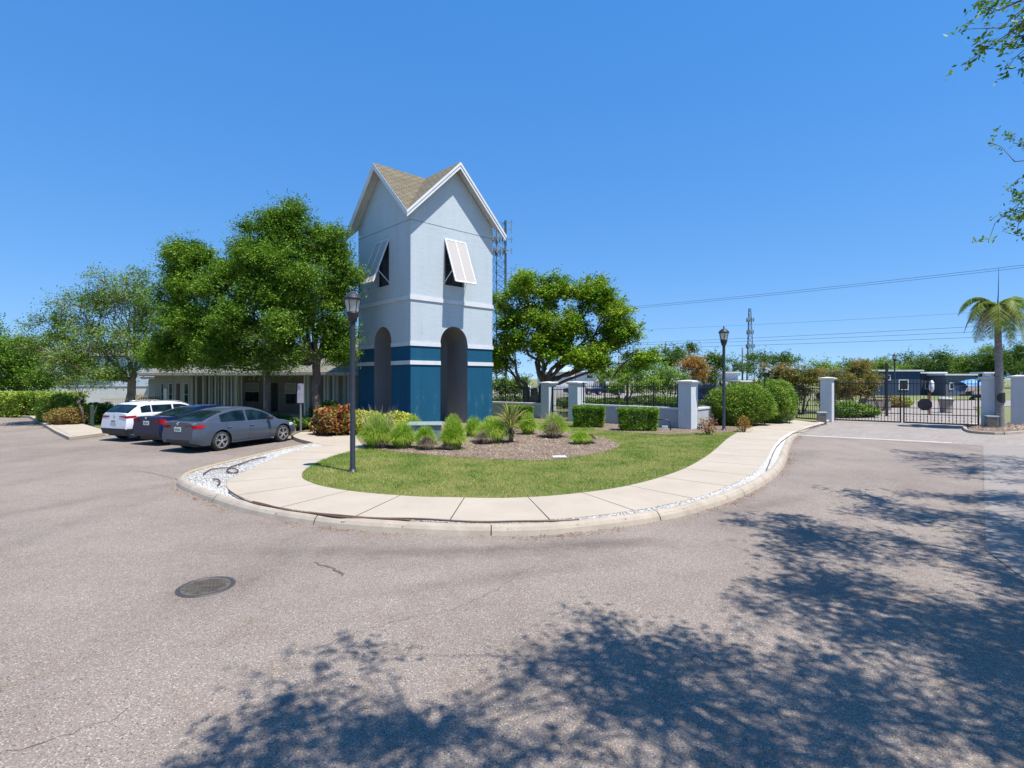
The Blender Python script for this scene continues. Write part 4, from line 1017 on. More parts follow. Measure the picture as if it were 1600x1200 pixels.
# ---------------------------------------------------------------- trees
def bez(a, b, bow, n=6, jit=.0):
    a = Vector(a); b = Vector(b); m = (a + b) / 2 + Vector(bow); L = (b - a).length; o = []
    for i in range(n + 1):
        t = i / n; p = a * (1 - t) ** 2 + m * 2 * t * (1 - t) + b * t * t
        if 0 < i < n and jit: p += Vector(rng.normal(size=3)) * jit * L
        o.append(p)
    return o
def taper(r0, r1, n): return [r0 + (r1 - r0) * (i / n) ** .8 for i in range(n + 1)]
def tree(name, label, base, fork, lobes, tr, leaf, mat, bark, per=1000, clump=.42, group=None, trunks=1, subs=7, twigs=6, flat=.6, up=.5, stretch=None, asp=.5, category='tree'):
    """lobes: (centre, radii, weight) in metres relative to the base. Trunk, limbs to every lobe, branches inside a lobe,
    and twig ends that carry tight clusters of leaves."""
    t = thing(name, label, category, (*base, 0), 0, group); w = MB(); LP = []
    fk = Vector(fork)
    starts = []
    for k in range(trunks):
        b = Vector((0, 0, -.1)) if trunks == 1 else Vector((math.cos(k * 2.4) * tr * 1.6, math.sin(k * 2.4) * tr * 1.2, -.1))
        f = fk if trunks == 1 else Vector((fk.x + math.cos(k * 2.4) * .7, fk.y + math.sin(k * 2.4) * .5, fk.z * rng.uniform(.8, 1.2)))
        pts = bez(b, f, (rng.normal() * .12, rng.normal() * .12, 0), 7, .012); rr = taper(tr, tr * .72, 7); rr[0] *= 1.35; rr[1] *= 1.08
        w.tube(pts, rr, 10, False); starts.append(f)
    for li, (c, r, wt) in enumerate(lobes):
        c = Vector(c); s = min(starts, key=lambda q: (q - c).length); lr = tr * .5 * min(1, .55 + .3 * wt)
        limb = bez(s - Vector((0, 0, .12)), c, (0, 0, -(c - s).length * .10), 7, .03); rr = taper(lr, lr * .28, 7); w.tube(limb, rr, 7, False)
        ns = max(3, int(subs * wt)); sub = blobs(ns, c, [x * .78 for x in r], .45)
        for q in sub:
            k = rng.integers(3, 8); st = limb[k]; b = bez(st, q, (rng.normal() * .2, rng.normal() * .2, .1), 4, .04); w.tube(b, taper(rr[k] * .55, rr[k] * .16 + .008, 4), 5, False)
            q = np.array(q); dv = (q - np.array(c)) / np.array(r)
            for j in range(twigs):
                u = norm(rng.normal(size=3) + dv * 1.5); tp = q + u * np.array(r) * rng.uniform(.22, .55)
                e = (tp - np.array(c)) / np.array(r); en = np.linalg.norm(e)
                if en > 1.08: tp = np.array(c) + e / en * 1.08 * np.array(r)
                w.tube(bez(q, tp, (0, 0, .08), 2), [.022, .014, .007], 4, False)
                LP.append((tp, 1)); LP.append((q + (tp - q) * .55 + rng.normal(size=3) * .15, .6))
    w.build('trunk', bark, t, True)
    tot = sum(x[1] for x in LP); pts = []; 
    for tp, ww in LP:
        n = int(per * ww * rng.uniform(.5, 1.5)); cl = clump * rng.uniform(.65, 1.3)
        k = 7; od = tp - np.mean([q_[0] for q_ in LP[max(0, len(pts) - 8):len(pts) + 8]], axis=0)
        dr = norm(rng.normal(size=(k, 3)) * [1, 1, flat] + norm(od + 1e-6) * .5 + [0, 0, .15]) * (cl * rng.uniform(.55, 1.7, (k, 1)))
        ii = rng.integers(0, k, n); s = rng.uniform(.08, 1, (n, 1)) ** .8
        g = dr[ii] * s + rng.normal(size=(n, 3)) * cl * (.12 + .10 * (1 - s)); g[:, 2] -= .12 * cl * s[:, 0] ** 2
        pts.append(tp + g)
    P = np.concatenate(pts); P = P[P[:, 2] > .35]
    leaves('crown', P, leaf, mat, t, up=up, asp=asp)
    return t
def lobes_px(base, D0, L):
    "crown lobes given as (px, py, depth offset, rx px, ry px, rz depth m, weight)"
    o = []
    for px, py, dd, rx, ry, rd, wt in L:
        D = D0 + dd; o.append(((XD(px, D) - base[0], D - base[1], ZD(py, D)), (rx * D / F, rd, ry * D / F), wt))
    return o
# big oak beside the tower
b = (XD(497, 25.5), 25.5)
tree('oak_tree', 'big dark green oak beside the tower, reaching over the grey sedan and clubhouse', b, (.0, 0, 3.6), lobes_px(b, 25.5, [
    (455, 352, 0, 44, 34, 1.3, 1.2), (508, 385, 0, 40, 36, 1.3, 1.1), (527, 440, .3, 30, 36, 1.0, .9), (430, 405, -.3, 52, 34, 1.5, 1.4), (395, 385, .4, 34, 26, 1.2, .8),
    (480, 450, -.6, 50, 34, 1.4, 1.3), (415, 460, -.8, 44, 34, 1.5, 1.2), (520, 505, 0, 34, 30, 1.0, .8), (350, 445, -.3, 48, 36, 1.5, 1.3), (300, 410, .2, 44, 28, 1.3, 1.1),
    (283, 450, .1, 36, 32, 1.3, 1.0), (300, 500, -.2, 46, 32, 1.4, 1.2), (365, 505, -.8, 48, 30, 1.5, 1.2), (277, 540, .2, 30, 24, 1.2, .8), (318, 556, -.3, 36, 16, 1.1, .8), (262, 556, .2, 22, 16, 1.1, .7), (375, 556, -.4, 34, 14, 1.0, .7), (530, 545, .3, 24, 16, .8, .6), (455, 510, -1.2, 36, 30, 1.1, .9), (340, 540, -.6, 40, 20, 1.2, .8)]),
    .25, .10, M['oak'], M['bark'], per=120, clump=.50, subs=11, twigs=9, flat=.68, stretch=(.10, .02, .03))
b = (XD(417, 25), 25)
tree('oak_tree', 'smaller bright green oak with a slim mossy trunk behind the grey sedan', b, (.05, 0, 2.9), lobes_px(b, 25, [(428, 520, -.5, 32, 34, 1.0, 1), (415, 560, -.7, 22, 22, .8, .8), (450, 560, -.6, 22, 20, .8, .7), (462, 525, -.9, 26, 28, .9, .8)]),
    .15, .10, M['oak_thin'], M['bark'], per=110, clump=.5, subs=7, twigs=6, flat=.8)
# left thin oak
b = (XD(204, 29), 29)
tree('oak_tree', 'airy oak with a forked pale trunk behind the white suv, thin crown against the sky', b, (.1, 0, 2.4), lobes_px(b, 29, [
    (175, 460, 0, 38, 40, 1.6, 1), (130, 490, .3, 44, 40, 1.6, 1.1), (215, 465, 0, 34, 42, 1.5, 1), (85, 520, .2, 42, 34, 1.5, 1), (150, 540, -.4, 50, 30, 1.8, 1.1), (215, 530, -.4, 44, 34, 1.6, 1),
    (60, 540, -1.5, 34, 22, 1.2, .7), (110, 570, -1.2, 42, 18, 1.4, .8), (240, 500, .2, 26, 40, 1.2, .8), (190, 580, -.5, 34, 14, 1.2, .6)]),
    .26, .105, M['oak_thin'], M['bark_pale'], per=46, clump=.52, subs=9, twigs=9, flat=.7, stretch=(.15, .03, .1))
for px, D, L, lab in [(25, 40, [(10, 560, 0, 40, 32, 2, 1.2), (45, 575, 0, 34, 28, 2, 1), (-20, 550, 0, 40, 36, 2, 1), (70, 590, 0, 26, 16, 2, .7), (20, 600, 0, 40, 14, 1.6, .8)], 'dense dark green tree at the far left edge above the hedge'),
                      (300, 42, [(300, 560, 0, 30, 22, 2, 1), (260, 560, 0, 30, 24, 2, 1)], 'dark green tree in the gap behind the clubhouse roof')]:
    b = (XD(px, D), D); tree('tree', lab, b, (0, 0, 2.2), lobes_px(b, D, L), .2, .15, M['oak'], M['bark'], per=110, clump=.8)
for px, D, lab, hh in [(131, 27.5, 'small multi stemmed crape myrtle with bare reddish stems beside the left sidewalk', 1.9), (110, 30, 'thin young tree with few leaves among the left hedge', 2.1)]:
    b = (XD(px, D), D); tree('crape_myrtle', lab, b, (0, 0, 1.3), [((-.5, 0, hh + .4), (.6, .5, .5), 1), ((.5, 0, hh + .5), (.6, .5, .5), 1), ((0, .3, hh + .9), (.7, .5, .5), 1)], .05, .08, M['oak_thin'], M['bark_pale'], per=30, clump=.4, trunks=3, subs=4, twigs=4, category='small tree')
# black olive
b = (XD(833, 36), 36)
tree('shade_tree', 'broad bright green shade tree with spreading limbs behind the fence, right of the tower', b, (0, 0, 2.1), lobes_px(b, 36, [
    (822, 445, 0, 26, 18, 2, .9), (862, 455, .3, 30, 22, 2, 1), (925, 458, 0, 40, 24, 2, 1.2), (950, 490, .3, 36, 26, 2, 1), (975, 525, 0, 30, 26, 2, 1), (1000, 560, -.5, 24, 14, 1.4, .7),
    (800, 480, 0, 32, 26, 2, 1), (850, 500, -.8, 40, 26, 2, 1.2), (905, 505, -.8, 38, 26, 2, 1.1), (790, 530, -.5, 34, 26, 2, 1.1), (845, 545, -1, 36, 22, 2, 1), (900, 550, -1, 40, 22, 2, 1.1), (945, 545, 0, 30, 18, 2, .8), (785, 560, .2, 26, 16, 1.6, .7), (925, 565, -1, 26, 10, 1.6, .7)]),
    .34, .17, M['olive'], M['bark'], per=72, clump=.55, subs=9, twigs=8, flat=.6, trunks=3, up=1.0)
# foliage behind the fence
def simple(name, lab, px, D, L, m, tr=.12, leaf=.16, per=70, clump=.6, grp=None, fork=1.2, trunks=1, category='tree'):
    b = (XD(px, D), D); return tree(name, lab, b, (0, 0, fork), lobes_px(b, D, L), tr, leaf, m, M['bark'], per=per, clump=clump, group=grp, trunks=trunks, subs=5, twigs=5, category=category)
simple('small_tree', 'low spreading green tree on the grass behind the hedges, many thin stems', 975, 46, [(960, 592, 0, 26, 18, 1.8, 1), (985, 580, 0, 28, 16, 1.8, 1), (1005, 596, 0, 20, 16, 1.5, .9), (968, 604, -.4, 22, 9, 1.2, .7)], M['bush'], trunks=4, tr=.09, leaf=.16, per=75)
simple('small_tree', 'bright green small tree right of the first utility pole', 1045, 52, [(1030, 590, 0, 26, 18, 2, 1), (1060, 592, 0, 24, 16, 2, 1), (1020, 604, 0, 22, 12, 1.6, .8)], M['bush'], trunks=3, tr=.08, leaf=.18, per=75)
simple('small_tree', 'dark low tree between the tower and the trunk of the shade tree', 792, 44, [(785, 600, 0, 22, 14, 2, 1), (808, 603, 0, 16, 12, 2, .8)], M['far'], trunks=2, tr=.08, leaf=.18, per=70)
bgt = [(1056, 95, [(1048, 562, 0, 24, 16, 4, 1), (1062, 556, 0, 20, 14, 4, 1), (1035, 572, 0, 22, 14, 4, .9)], M['far'], 'rounded dark green tree beyond the first utility pole'),
       (1000, 90, [(1000, 582, 0, 26, 16, 4, 1), (978, 590, 0, 24, 14, 4, .9)], M['far'], 'dark tree peeking out below the shade tree crown'),
       (1078, 110, [(1078, 545, 0, 8, 7, 2, .5), (1084, 562, 0, 9, 6, 2, .5), (1092, 572, 0, 12, 10, 3, .8)], M['far'], 'tall spindly tree with a tufted top above the orange tree'),
       (1083, 84, [(1080, 574, 0, 12, 12, 3, 1), (1090, 580, 0, 8, 8, 2, .6)], M['orange'], 'small tree with bright orange foliage'),
       (1118, 88, [(1113, 560, 0, 5, 8, 1.5, .35), (1121, 568, 0, 5, 6, 1.5, .3), (1106, 588, 0, 20, 10, 3, .8)], M['far'], 'thin bare topped tree left of the white building'),
       (1148, 120, [(1146, 575, 0, 18, 12, 4, .9), (1165, 572, 0, 14, 10, 4, .7)], M['far'], 'dark tree behind the white building'),
       (1187, 110, [(1185, 565, 0, 18, 14, 4, 1), (1177, 580, 0, 20, 12, 4, .8)], M['far'], 'green tree at the foot of the distant antenna tower'),
       (1215, 105, [(1212, 560, 0, 20, 12, 4, 1), (1232, 562, 0, 16, 10, 4, .8)], M['far'], 'dark green tree rising above the russet shrubs')]
for px, D, L, m, lab in bgt: simple('tree', lab, px, D, L, m, tr=.22, leaf=.34, per=50, clump=1.2, grp='trees far behind the fence', fork=2.2)
# far tree line on the right: single trees standing shoulder to shoulder
pos = ['behind the russet shrubs', 'left end of the blue building', 'above the left window of the blue building', 'behind the far lamp post', 'above the middle of the blue building', 'above the grey wing', 'behind the right end of the grey wing', 'left of the white canopy', 'behind the white canopy', 'just left of the palm trunk', 'just right of the palm trunk', 'at the far right edge']
for i, (px, top) in enumerate([(1290, 566), (1335, 562), (1368, 560), (1398, 557), (1428, 555), (1457, 553), (1486, 556), (1512, 558), (1534, 556), (1553, 545), (1583, 542), (1618, 536)]):
    D = 130 + (i * 37 % 5) * 7; simple('tree', 'bushy green tree in the far wood, %s' % pos[i], px, D, [(px - 8, top + 14, 0, 20, 14, 5, 1), (px + 10, top + 18, 1, 18, 14, 5, .9), (px, top + 30, -2, 26, 13, 5, 1)], M['far'] if i % 3 else M['bush'], tr=.3, leaf=.42, per=80, clump=1.9, grp='trees of the far wood', fork=2.5)
# russet shrubs behind the gates
for i, (px, D, L, lab) in enumerate([
    (1205, 38, [(1200, 600, 0, 26, 26, 1.5, 1), (1215, 580, 0, 26, 20, 1.5, 1), (1225, 615, 0, 20, 18, 1.2, .8)], 'russet green crape myrtle right above the round bush'),
    (1252, 37, [(1245, 578, 0, 26, 18, 1.5, 1), (1262, 592, 0, 26, 22, 1.5, 1), (1250, 615, 0, 24, 16, 1.2, .8)], 'russet crape myrtle behind the pedestrian gate'),
    (1300, 37.5, [(1295, 582, 0, 26, 18, 1.5, 1), (1312, 598, 0, 24, 20, 1.5, 1), (1298, 620, 0, 22, 14, 1.2, .8)], 'russet crape myrtle behind the left gate pillar'),
    (1342, 38.5, [(1335, 585, 0, 22, 16, 1.5, 1), (1350, 600, 0, 22, 16, 1.5, 1), (1335, 612, 0, 22, 14, 1.2, .8)], 'russet crape myrtle left of the blue building, behind the left gate leaf'),
    (1378, 40, [(1362, 592, 0, 12, 12, 1.2, .7)], 'reddish end of the crape myrtle row against the blue wall')]):
    simple('crape_myrtle', lab, px, D, L, M['brownbush'], trunks=5, tr=.05, leaf=.12, per=135, clump=.42, grp='russet crape myrtles behind the gates', fork=1.3, category='small tree')

# ---------------------------------------------------------------- hedges and bushes
def bush(name, label, px, py, rx, h, m, leaf=.07, n=9000, ry=None, z=.13, category='bush', grp=None, lump=.12, seg=7, d=None):
    x, y = G(px, py, z) if d is None else (XD(px, d), d); ry = ry or rx
    t = thing(name, label, category, (x, y, z), 0, grp)
    w = MB()
    for k in range(seg):
        a = 2.4 * k; w.tube(bez((math.cos(a) * .05, math.sin(a) * .05, 0), (math.cos(a) * rx * .6, math.sin(a) * ry * .6, h * .8), (0, 0, .1), 4, .03), [.02, .016, .012, .008, .005], 5, False)
    w.build('stems', M['bark'], t)
    P = blobs(n, (0, 0, h * .5), (rx, ry, h * .54), .28); ph = rng.uniform(0, 6, 6)
    u = P - np.array([0, 0, h * .5]); s = 1 + lump * (np.sin(u[:, 0] * 5 / rx + ph[0]) * np.cos(u[:, 2] * 6 / h + ph[1]) + .6 * np.sin(u[:, 1] * 9 / ry + u[:, 0] * 7 / rx + ph[2])) + rng.normal(size=len(P)) * .03
    P = np.array([0, 0, h * .5]) + u * s[:, None]; P = P[P[:, 2] > .02]
    leaves('foliage', P, leaf, m, t, up=.4, asp=.55, out=norm(u)[:0] if False else None); return t
def box_hedge(label, p0, p1, dep, h, m, n=14000, leaf=.06, name='hedge', grp=None, z=.13, batter=.12, rough=.05):
    n = int(n * 1.6)
    a = Vector((*p0, z)); b = Vector((*p1, z)); d = b - a; L = d.length; t = thing(name, label, 'hedge', a, math.atan2(d.y, d.x), grp)
    w = MB()
    for i in range(int(L / .3) + 1): 
        for k in (-.3, .3): w.tube([(.15 + i * .3, dep / 2 + k * dep * .5, 0), (.15 + i * .3 + rng.normal() * .05, dep / 2 + k * dep * .6, h * .8)], [.014, .006], 5, False)
    w.build('stems', M['bark'], t)
    u = rng.uniform(0, 1, (n, 3)); f = rng.integers(0, 8, n); e = np.abs(rng.normal(size=n)) * .10
    for ax in range(3):
        lo = f == 2 * ax; hi = f == 2 * ax + 1; u[lo, ax] = e[lo]; u[hi, ax] = 1 - e[hi]
    u = np.clip(u, 0, 1)
    bt = 1 - batter * (1 - u[:, 2]); x = (u[:, 0] - .5) * L * bt + L / 2; y = (u[:, 1] - .5) * dep * bt + dep / 2; zz = .03 + u[:, 2] * (h - .03)
    P = np.c_[x, y, zz] + rng.normal(size=(n, 3)) * rough
    P[:, 2] = np.minimum(P[:, 2], h + .05)
    leaves('foliage', P, leaf, m, t, up=.35, asp=.55); return t
cg = 'clipped box hedges before the low wall'
box_hedge('clipped rectangular green hedge by the pedestrian gate, left one of the pair', G(896, 668, .13), G(945, 668.5, .13), .75, 1.0, M['hedge'], grp=cg)
box_hedge('clipped rectangular green hedge nearer the conduit, right one of the pair', G(968, 673.5, .13), G(1030, 674, .13), .75, 1.0, M['hedge'], grp=cg)
box_hedge('small clipped green hedge between the tower and the pedestrian gate', G(790, 662, .13), G(832, 662, .13), .6, .9, M['hedge'], n=9000, grp=cg)
# big rounded bush: two merged masses
bush('round_bush', 'large rounded bright green bush behind the second lamp post', 1158, 664, 1.72, 2.05, M['bush'], n=34000, ry=1.1, leaf=.085, lump=.11)
bush('round_bush', 'tall green end of the clipped bush mass beside the right stretch of sidewalk', 1208, 660, 1.22, 2.28, M['bush'], n=25000, ry=1.15, leaf=.085, lump=.11)
bush('small_shrub', 'small reddish shrub at the foot of the pillar beside the lamp post', 1106, 679, .42, .75, M['croton'], n=420, leaf=.09, lump=.3)
bush('small_shrub', 'small orange leaved shrub growing into the front of the round bush', 1162, 675, .32, .7, M['orange'], n=500, leaf=.07, lump=.2)
# croton and golden bush
bush('croton_bush', 'rounded red and bronze croton bush left of the tower', 524, 681, .98, 1.25, M['croton'], n=5200, leaf=.19, z=.05, lump=.2)
bush('golden_bush', 'bright yellow green bush between the croton and the tower', 566, 680, .85, 1.05, M['golden'], n=6500, leaf=.12, z=.05)
bush('golden_bush', 'low yellow bush against the left corner of the tower behind the grass clumps', 622, 679, .85, .92, M['golden'], n=6500, leaf=.10)
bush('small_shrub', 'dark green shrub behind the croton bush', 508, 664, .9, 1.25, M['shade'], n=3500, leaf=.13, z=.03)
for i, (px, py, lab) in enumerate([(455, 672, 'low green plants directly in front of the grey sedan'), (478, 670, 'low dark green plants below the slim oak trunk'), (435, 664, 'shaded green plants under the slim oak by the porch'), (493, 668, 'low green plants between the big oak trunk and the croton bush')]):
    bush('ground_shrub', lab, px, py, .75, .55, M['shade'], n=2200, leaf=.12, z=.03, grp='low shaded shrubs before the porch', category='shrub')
# left hedge row
for px0, px1, py, lab, m in [(-60, 30, 640, 'yellow green hedge at the far left edge behind the road', M['hedge_yellow']), (52, 92, 648, 'yellow green hedge right of the pale wall gap', M['hedge_yellow']), (30, 47, 640, 'greyish dry section of hedge beside the pale wall gap', M['bush'])]:
    D = 30 if px0 < 50 else 28.5; box_hedge(lab, (XD(px0, D + 5), D + 5), (XD(px1, D + 3), D + 3), 1.4, 1.55, m, n=9000 if px1 - px0 > 30 else 4000, leaf=.14, rough=.1, z=.02)
bush('hedge_bush', 'loose yellow green bush at the bend of the left sidewalk', 94, 660, 1.15, 1.5, M['hedge_yellow'], n=8000, leaf=.12, z=.03)
bush('hedge_bush', 'dull reddish brown low bush under the crape myrtle', 106, 665, .95, .95, M['brownbush'], n=6500, leaf=.09, z=.03)
bush('hedge_bush', 'green bush right of the reddish bush near the white suv', 128, 662, 1.0, 1.1, M['bush'], n=6500, leaf=.1, z=.03)
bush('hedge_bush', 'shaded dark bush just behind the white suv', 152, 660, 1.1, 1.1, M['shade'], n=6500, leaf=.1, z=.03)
# shrubs behind the fence
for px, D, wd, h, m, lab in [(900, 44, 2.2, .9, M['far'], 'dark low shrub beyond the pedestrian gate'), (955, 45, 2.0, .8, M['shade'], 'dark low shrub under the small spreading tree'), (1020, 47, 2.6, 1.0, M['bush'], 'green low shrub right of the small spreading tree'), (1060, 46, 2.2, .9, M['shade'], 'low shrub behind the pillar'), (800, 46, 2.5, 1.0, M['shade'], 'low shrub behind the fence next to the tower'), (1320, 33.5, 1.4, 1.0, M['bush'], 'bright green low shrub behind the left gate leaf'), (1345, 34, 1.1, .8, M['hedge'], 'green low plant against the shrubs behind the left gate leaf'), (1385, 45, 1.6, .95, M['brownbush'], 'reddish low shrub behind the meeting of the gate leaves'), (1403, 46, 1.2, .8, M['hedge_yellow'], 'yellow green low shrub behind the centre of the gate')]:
    bush('ground_shrub', lab, px, 0, wd, h, m, n=3500, leaf=.15, d=D, z=0, ry=1.0, category='shrub')
# fountain grasses, dry clumps, bromeliad-like plant
def grass_clump(px, py, r, h, label, dry=.3, n=1500, seeds=0, grp='fountain grass clumps in the planting bed', name='grass_clump', only_dry=False, dr=None):
    r *= 1.15; h *= 1.08; n = int(n * 1.5); x, y = G(px, py, .14); t = thing(name, label, 'ornamental grass', (x, y, .14), 0, grp)
    def tuft(nm, k, rr, hh, m, wd, spread=1.0, z0=0):
        a = rng.uniform(0, 6.28, k); q = rng.uniform(0, 1, k) ** .6; b = np.c_[np.cos(a) * q * rr * .36, np.sin(a) * q * rr * .36, np.full(k, z0)]
        q2 = rng.uniform(0, 1, k) ** .55; tp = np.c_[np.cos(a) * q2 * rr * spread, np.sin(a) * q2 * rr * spread, hh * (1.0 - .80 * q2 ** 2.2) * rng.uniform(.6, 1.12, k)]
        ribbons(nm, b, tp, wd, m, t, bend=.75, seg=4)
    if not only_dry: tuft('blades', n, r, h, M['fgrass'], .015)
    if dry: tuft('dry_blades', int(n * dry), (dr or r) * .62, h * (.55 if not only_dry else 1), M['drygrass'], .016, 1.0)
    if seeds:
        a = rng.uniform(0, 6.28, seeds); q = rng.uniform(.3, 1, seeds); tp = np.c_[np.cos(a) * q * r * 1.05, np.sin(a) * q * r * 1.05, h * rng.uniform(.85, 1.35, seeds)]
        ribbons('seed_heads', tp * [.25, .25, 0], tp, .022, M['seed'], t, bend=.3)
    return t
for px, py, r, h, lab, kw in [
    (590, 698, .78, 1.00, 'large arching fountain grass clump with tan seed heads at the left end of the bed', dict(n=1900, seeds=110, dry=.35)),
    (628, 699, .62, .78, 'green grass clump left of the green utility box, grey dry tuft at foot', dict(n=1300, seeds=30, dry=.5)),
    (664, 699, .50, .66, 'grass clump right before the green utility box over a brown dry tuft', dict(n=1100, dry=.2)),
    (708, 701, .55, .98, 'upright bright green grass clump right of the green utility box', dict(n=1900, dry=.15)),
    (770, 690, .80, .82, 'wide feathery green grass clump before the right tower arch', dict(n=2000, dry=.15)),
    (740, 681, .55, .70, 'thin grass clump close to the tower right corner pier', dict(n=800, dry=.3)),
    (825, 678, .50, .80, 'green grass clump behind the spiky plant', dict(n=1300, dry=.1)),
    (866, 682, .68, .82, 'grass clump with tan seed plumes near the pedestrian gate', dict(n=1400, seeds=110, dry=.4)),
    (907, 693, .48, .42, 'small low green grass clump at the right end of the bed', dict(n=1000, dry=.25)),
    (645, 684, .6, .8, 'thin grass clump behind the green utility box', dict(n=900, dry=.2))]:
    grass_clump(px, py, r, h, lab, **kw)
for px, py, r, h, lab in [(627, 698, .42, .36, 'grey withered tuft left of the small brown one'), (667, 702, .40, .40, 'round grey brown dry tuft below the green utility box'), (701, 702, .28, .26, 'small dark dry tuft at the foot of the upright grass clump'), (757, 693, .42, .44, 'tan dry tuft in front of the wide feathery clump'), (741, 679, .38, .5, 'dark brown dry tuft near the tower corner'), (864, 684, .45, .55, 'brown dry tuft in front of the seed plumed clump'), (922, 692, .3, .3, 'little dry tuft beside the last green clump'), (597, 699, .4, .5, 'tan dry base in the leftmost grass clump')]:
    grass_clump(px, py, r / .62, h, lab, dry=1, n=700, only_dry=True, grp='dry grass tufts in the planting bed', name='dry_grass_tuft')
# spiky cordyline
x, y = G(798, 691, .14); t = thing('spiky_plant', 'spiky plant with long arching green and tan strap leaves in the middle of the bed', 'plant', (x, y, .14))
MB().tube([(0, 0, 0), (.05, 0, .35), (-.03, .02, .62)], [.09, .07, .05], 8).build('stem', M['bark'], t, True)
for nm, k, m, hh in (('leaves', 75, leafmat('strap_leaves', ((.10, .13, .03), (.26, .26, .06), (.45, .38, .16)), .3, 4), 1.5), ('dry_leaves', 55, M['drygrass'], .62)):
    a = rng.uniform(0, 6.28, k); q = rng.uniform(.15, 1, k); tp = np.c_[np.cos(a) * q * .98, np.sin(a) * q * .98, hh * (1.1 - .55 * q ** 2) * rng.uniform(.7, 1.05, k)]
    if nm == 'dry_leaves': tp[:, 2] = rng.uniform(.02, .5, k); tp[:, :2] *= .55
    ribbons(nm, np.c_[np.zeros((k, 2)), rng.uniform(.3, .6, k)], tp, .075, m, t, bend=.35, seg=4)

# ---------------------------------------------------------------- palm
x, y = G(1563, 671); D = y
t = thing('palm_tree', 'palm with smooth grey trunk and drooping fronds at the right end of the driveway gate', 'palm', (x, y, 0))
hp = ZD(474, D)
MB().tube([(0, 0, -.1), (0, 0, .15), (-.03, 0, .6), (-.03, 0, 1.5), (-.06, 0, 2.8), (-.10, 0, 4.0), (-.13, 0, hp - .6), (-.13, 0, hp)], [.25, .21, .18, .17, .155, .14, .125, .11], 18).build('trunk', M['bark_palm'], t, True)
b = blobs(1, (0, 0, 0), (1, 1, 1)); mb = MB(); mb.grid([[(-.03 + (.203 + .012 * math.sin(k * 2.1)) * math.cos(R(-165 + 12.5 * i)), (.203 + .012 * math.sin(i * 1.7)) * math.sin(R(-165 + 12.5 * i)), 1.55 + (k / 6 - .5) * .5 * math.sin(math.pi * (i + .7) / 13.4) ** .5) for i in range(13)] for k in range(7)]); mb.build('trunk_scar', M['black'], t, True)
MB().tube([(-.13, 0, hp - .1), (-.10, 0, hp + .5), (-.08, 0, ZD(418, D))], [.03, .018, .006], 6).build('spear_leaf', M['post'], t)
def frond(az, L, rise, droop, m, nm='frond', w0=.62):
    pts = []; n = 16
    for i in range(n + 1):
        s = i / n; r = L * s * (1 - .18 * s * droop); z = rise * math.sin(s * 2.0) * .8 - droop * s * s * L * .55
        pts.append(Vector((-.13 + math.cos(az) * r, math.sin(az) * r, hp - .15 + z)))
    V = []; Fc = []
    mbx = MB(); mbx.tube(pts, [.035 * (1 - .8 * i / n) for i in range(n + 1)], 5, False)
    for i in range(1, n * 4):
        s = i / (n * 4); k = min(int(s * n), n - 1); p = pts[k].lerp(pts[k + 1], s * n - k); d = (pts[k + 1] - pts[k]).normalized()
        side = d.cross(Vector((0, 0, 1))).normalized(); ll = w0 * (math.sin(math.pi * (s * .85 + .12)) ** .7) * rng.uniform(.75, 1.1)
        for sg in (-1, 1):
            tip = p + side * sg * ll * .8 + d * ll * .5 - Vector((0, 0, ll * rng.uniform(.25, .6))); u = d * .027
            md = p.lerp(tip, .5) + Vector((0, 0, .04)); mbx.add([p - u * .5, p + u * .5, md + u * .7, tip, md - u * .7], [(0, 1, 2, 3, 4)])
    mbx.build(nm, m, t)
for az, L, rise, dr, dry in [(R(172), 2.0, 1.05, .9, 0), (R(200), 1.9, .35, 1.9, 1), (R(8), 2.2, 1.1, .8, 0), (R(-18), 2.3, .7, 1.2, 0), (R(215), 1.5, .1, 2.1, 0), (R(140), 1.8, .6, 1.7, 0), (R(40), 2.1, .8, 1.3, 0), (R(-40), 1.8, .3, 1.9, 1), (R(-90), 1.7, .9, 1.6, 0), (R(85), 1.9, 1.0, 1.2, 0), (R(260), 1.5, .2, 2.2, 0), (R(-62), 1.6, .1, 2.2, 0), (R(20), 1.7, .1, 2.1, 0), (R(188), 2.0, .8, 1.3, 0), (R(155), 1.9, 1.1, 1.1, 0), (R(-8), 2.2, .35, 1.8, 0), (R(230), 1.8, .5, 1.7, 0), (R(178), 1.7, .25, 2.1, 0)]:
    frond(az, L, rise, dr, M['palmdry'] if dry else M['palmleaf'])
# palm bed with kerb
pb = resample([G(1602, 676), G(1560, 679), G(1525, 677), G(1513, 671.5), G(1517, 667), G(1532, 665)], step=.3)
cat(MB().poly([(p.x, p.y, .08) for p in pb] + [(*G(1535, 660), .08), (*G(1640, 660), .08), (*G(1640, 676), .08)]).build('planting_soil', M['mulch']), kind='structure')
curb_run('curb', [Vector((*G(1650, 676), 0))] + pb, M['curb'], wd=.2, h=.13)
q = poly_pts([G(1600, 675), G(1525, 675), G(1516, 670), G(1535, 664), G(1600, 664)], 1500)
cat(leaves('fallen_debris', np.c_[q, np.full(len(q), .09) + rng.uniform(0, .07, len(q))], .11, M['chip'], asp=.2, up=1), 'dry brown debris around the foot of the palm', 'debris', kind='stuff')
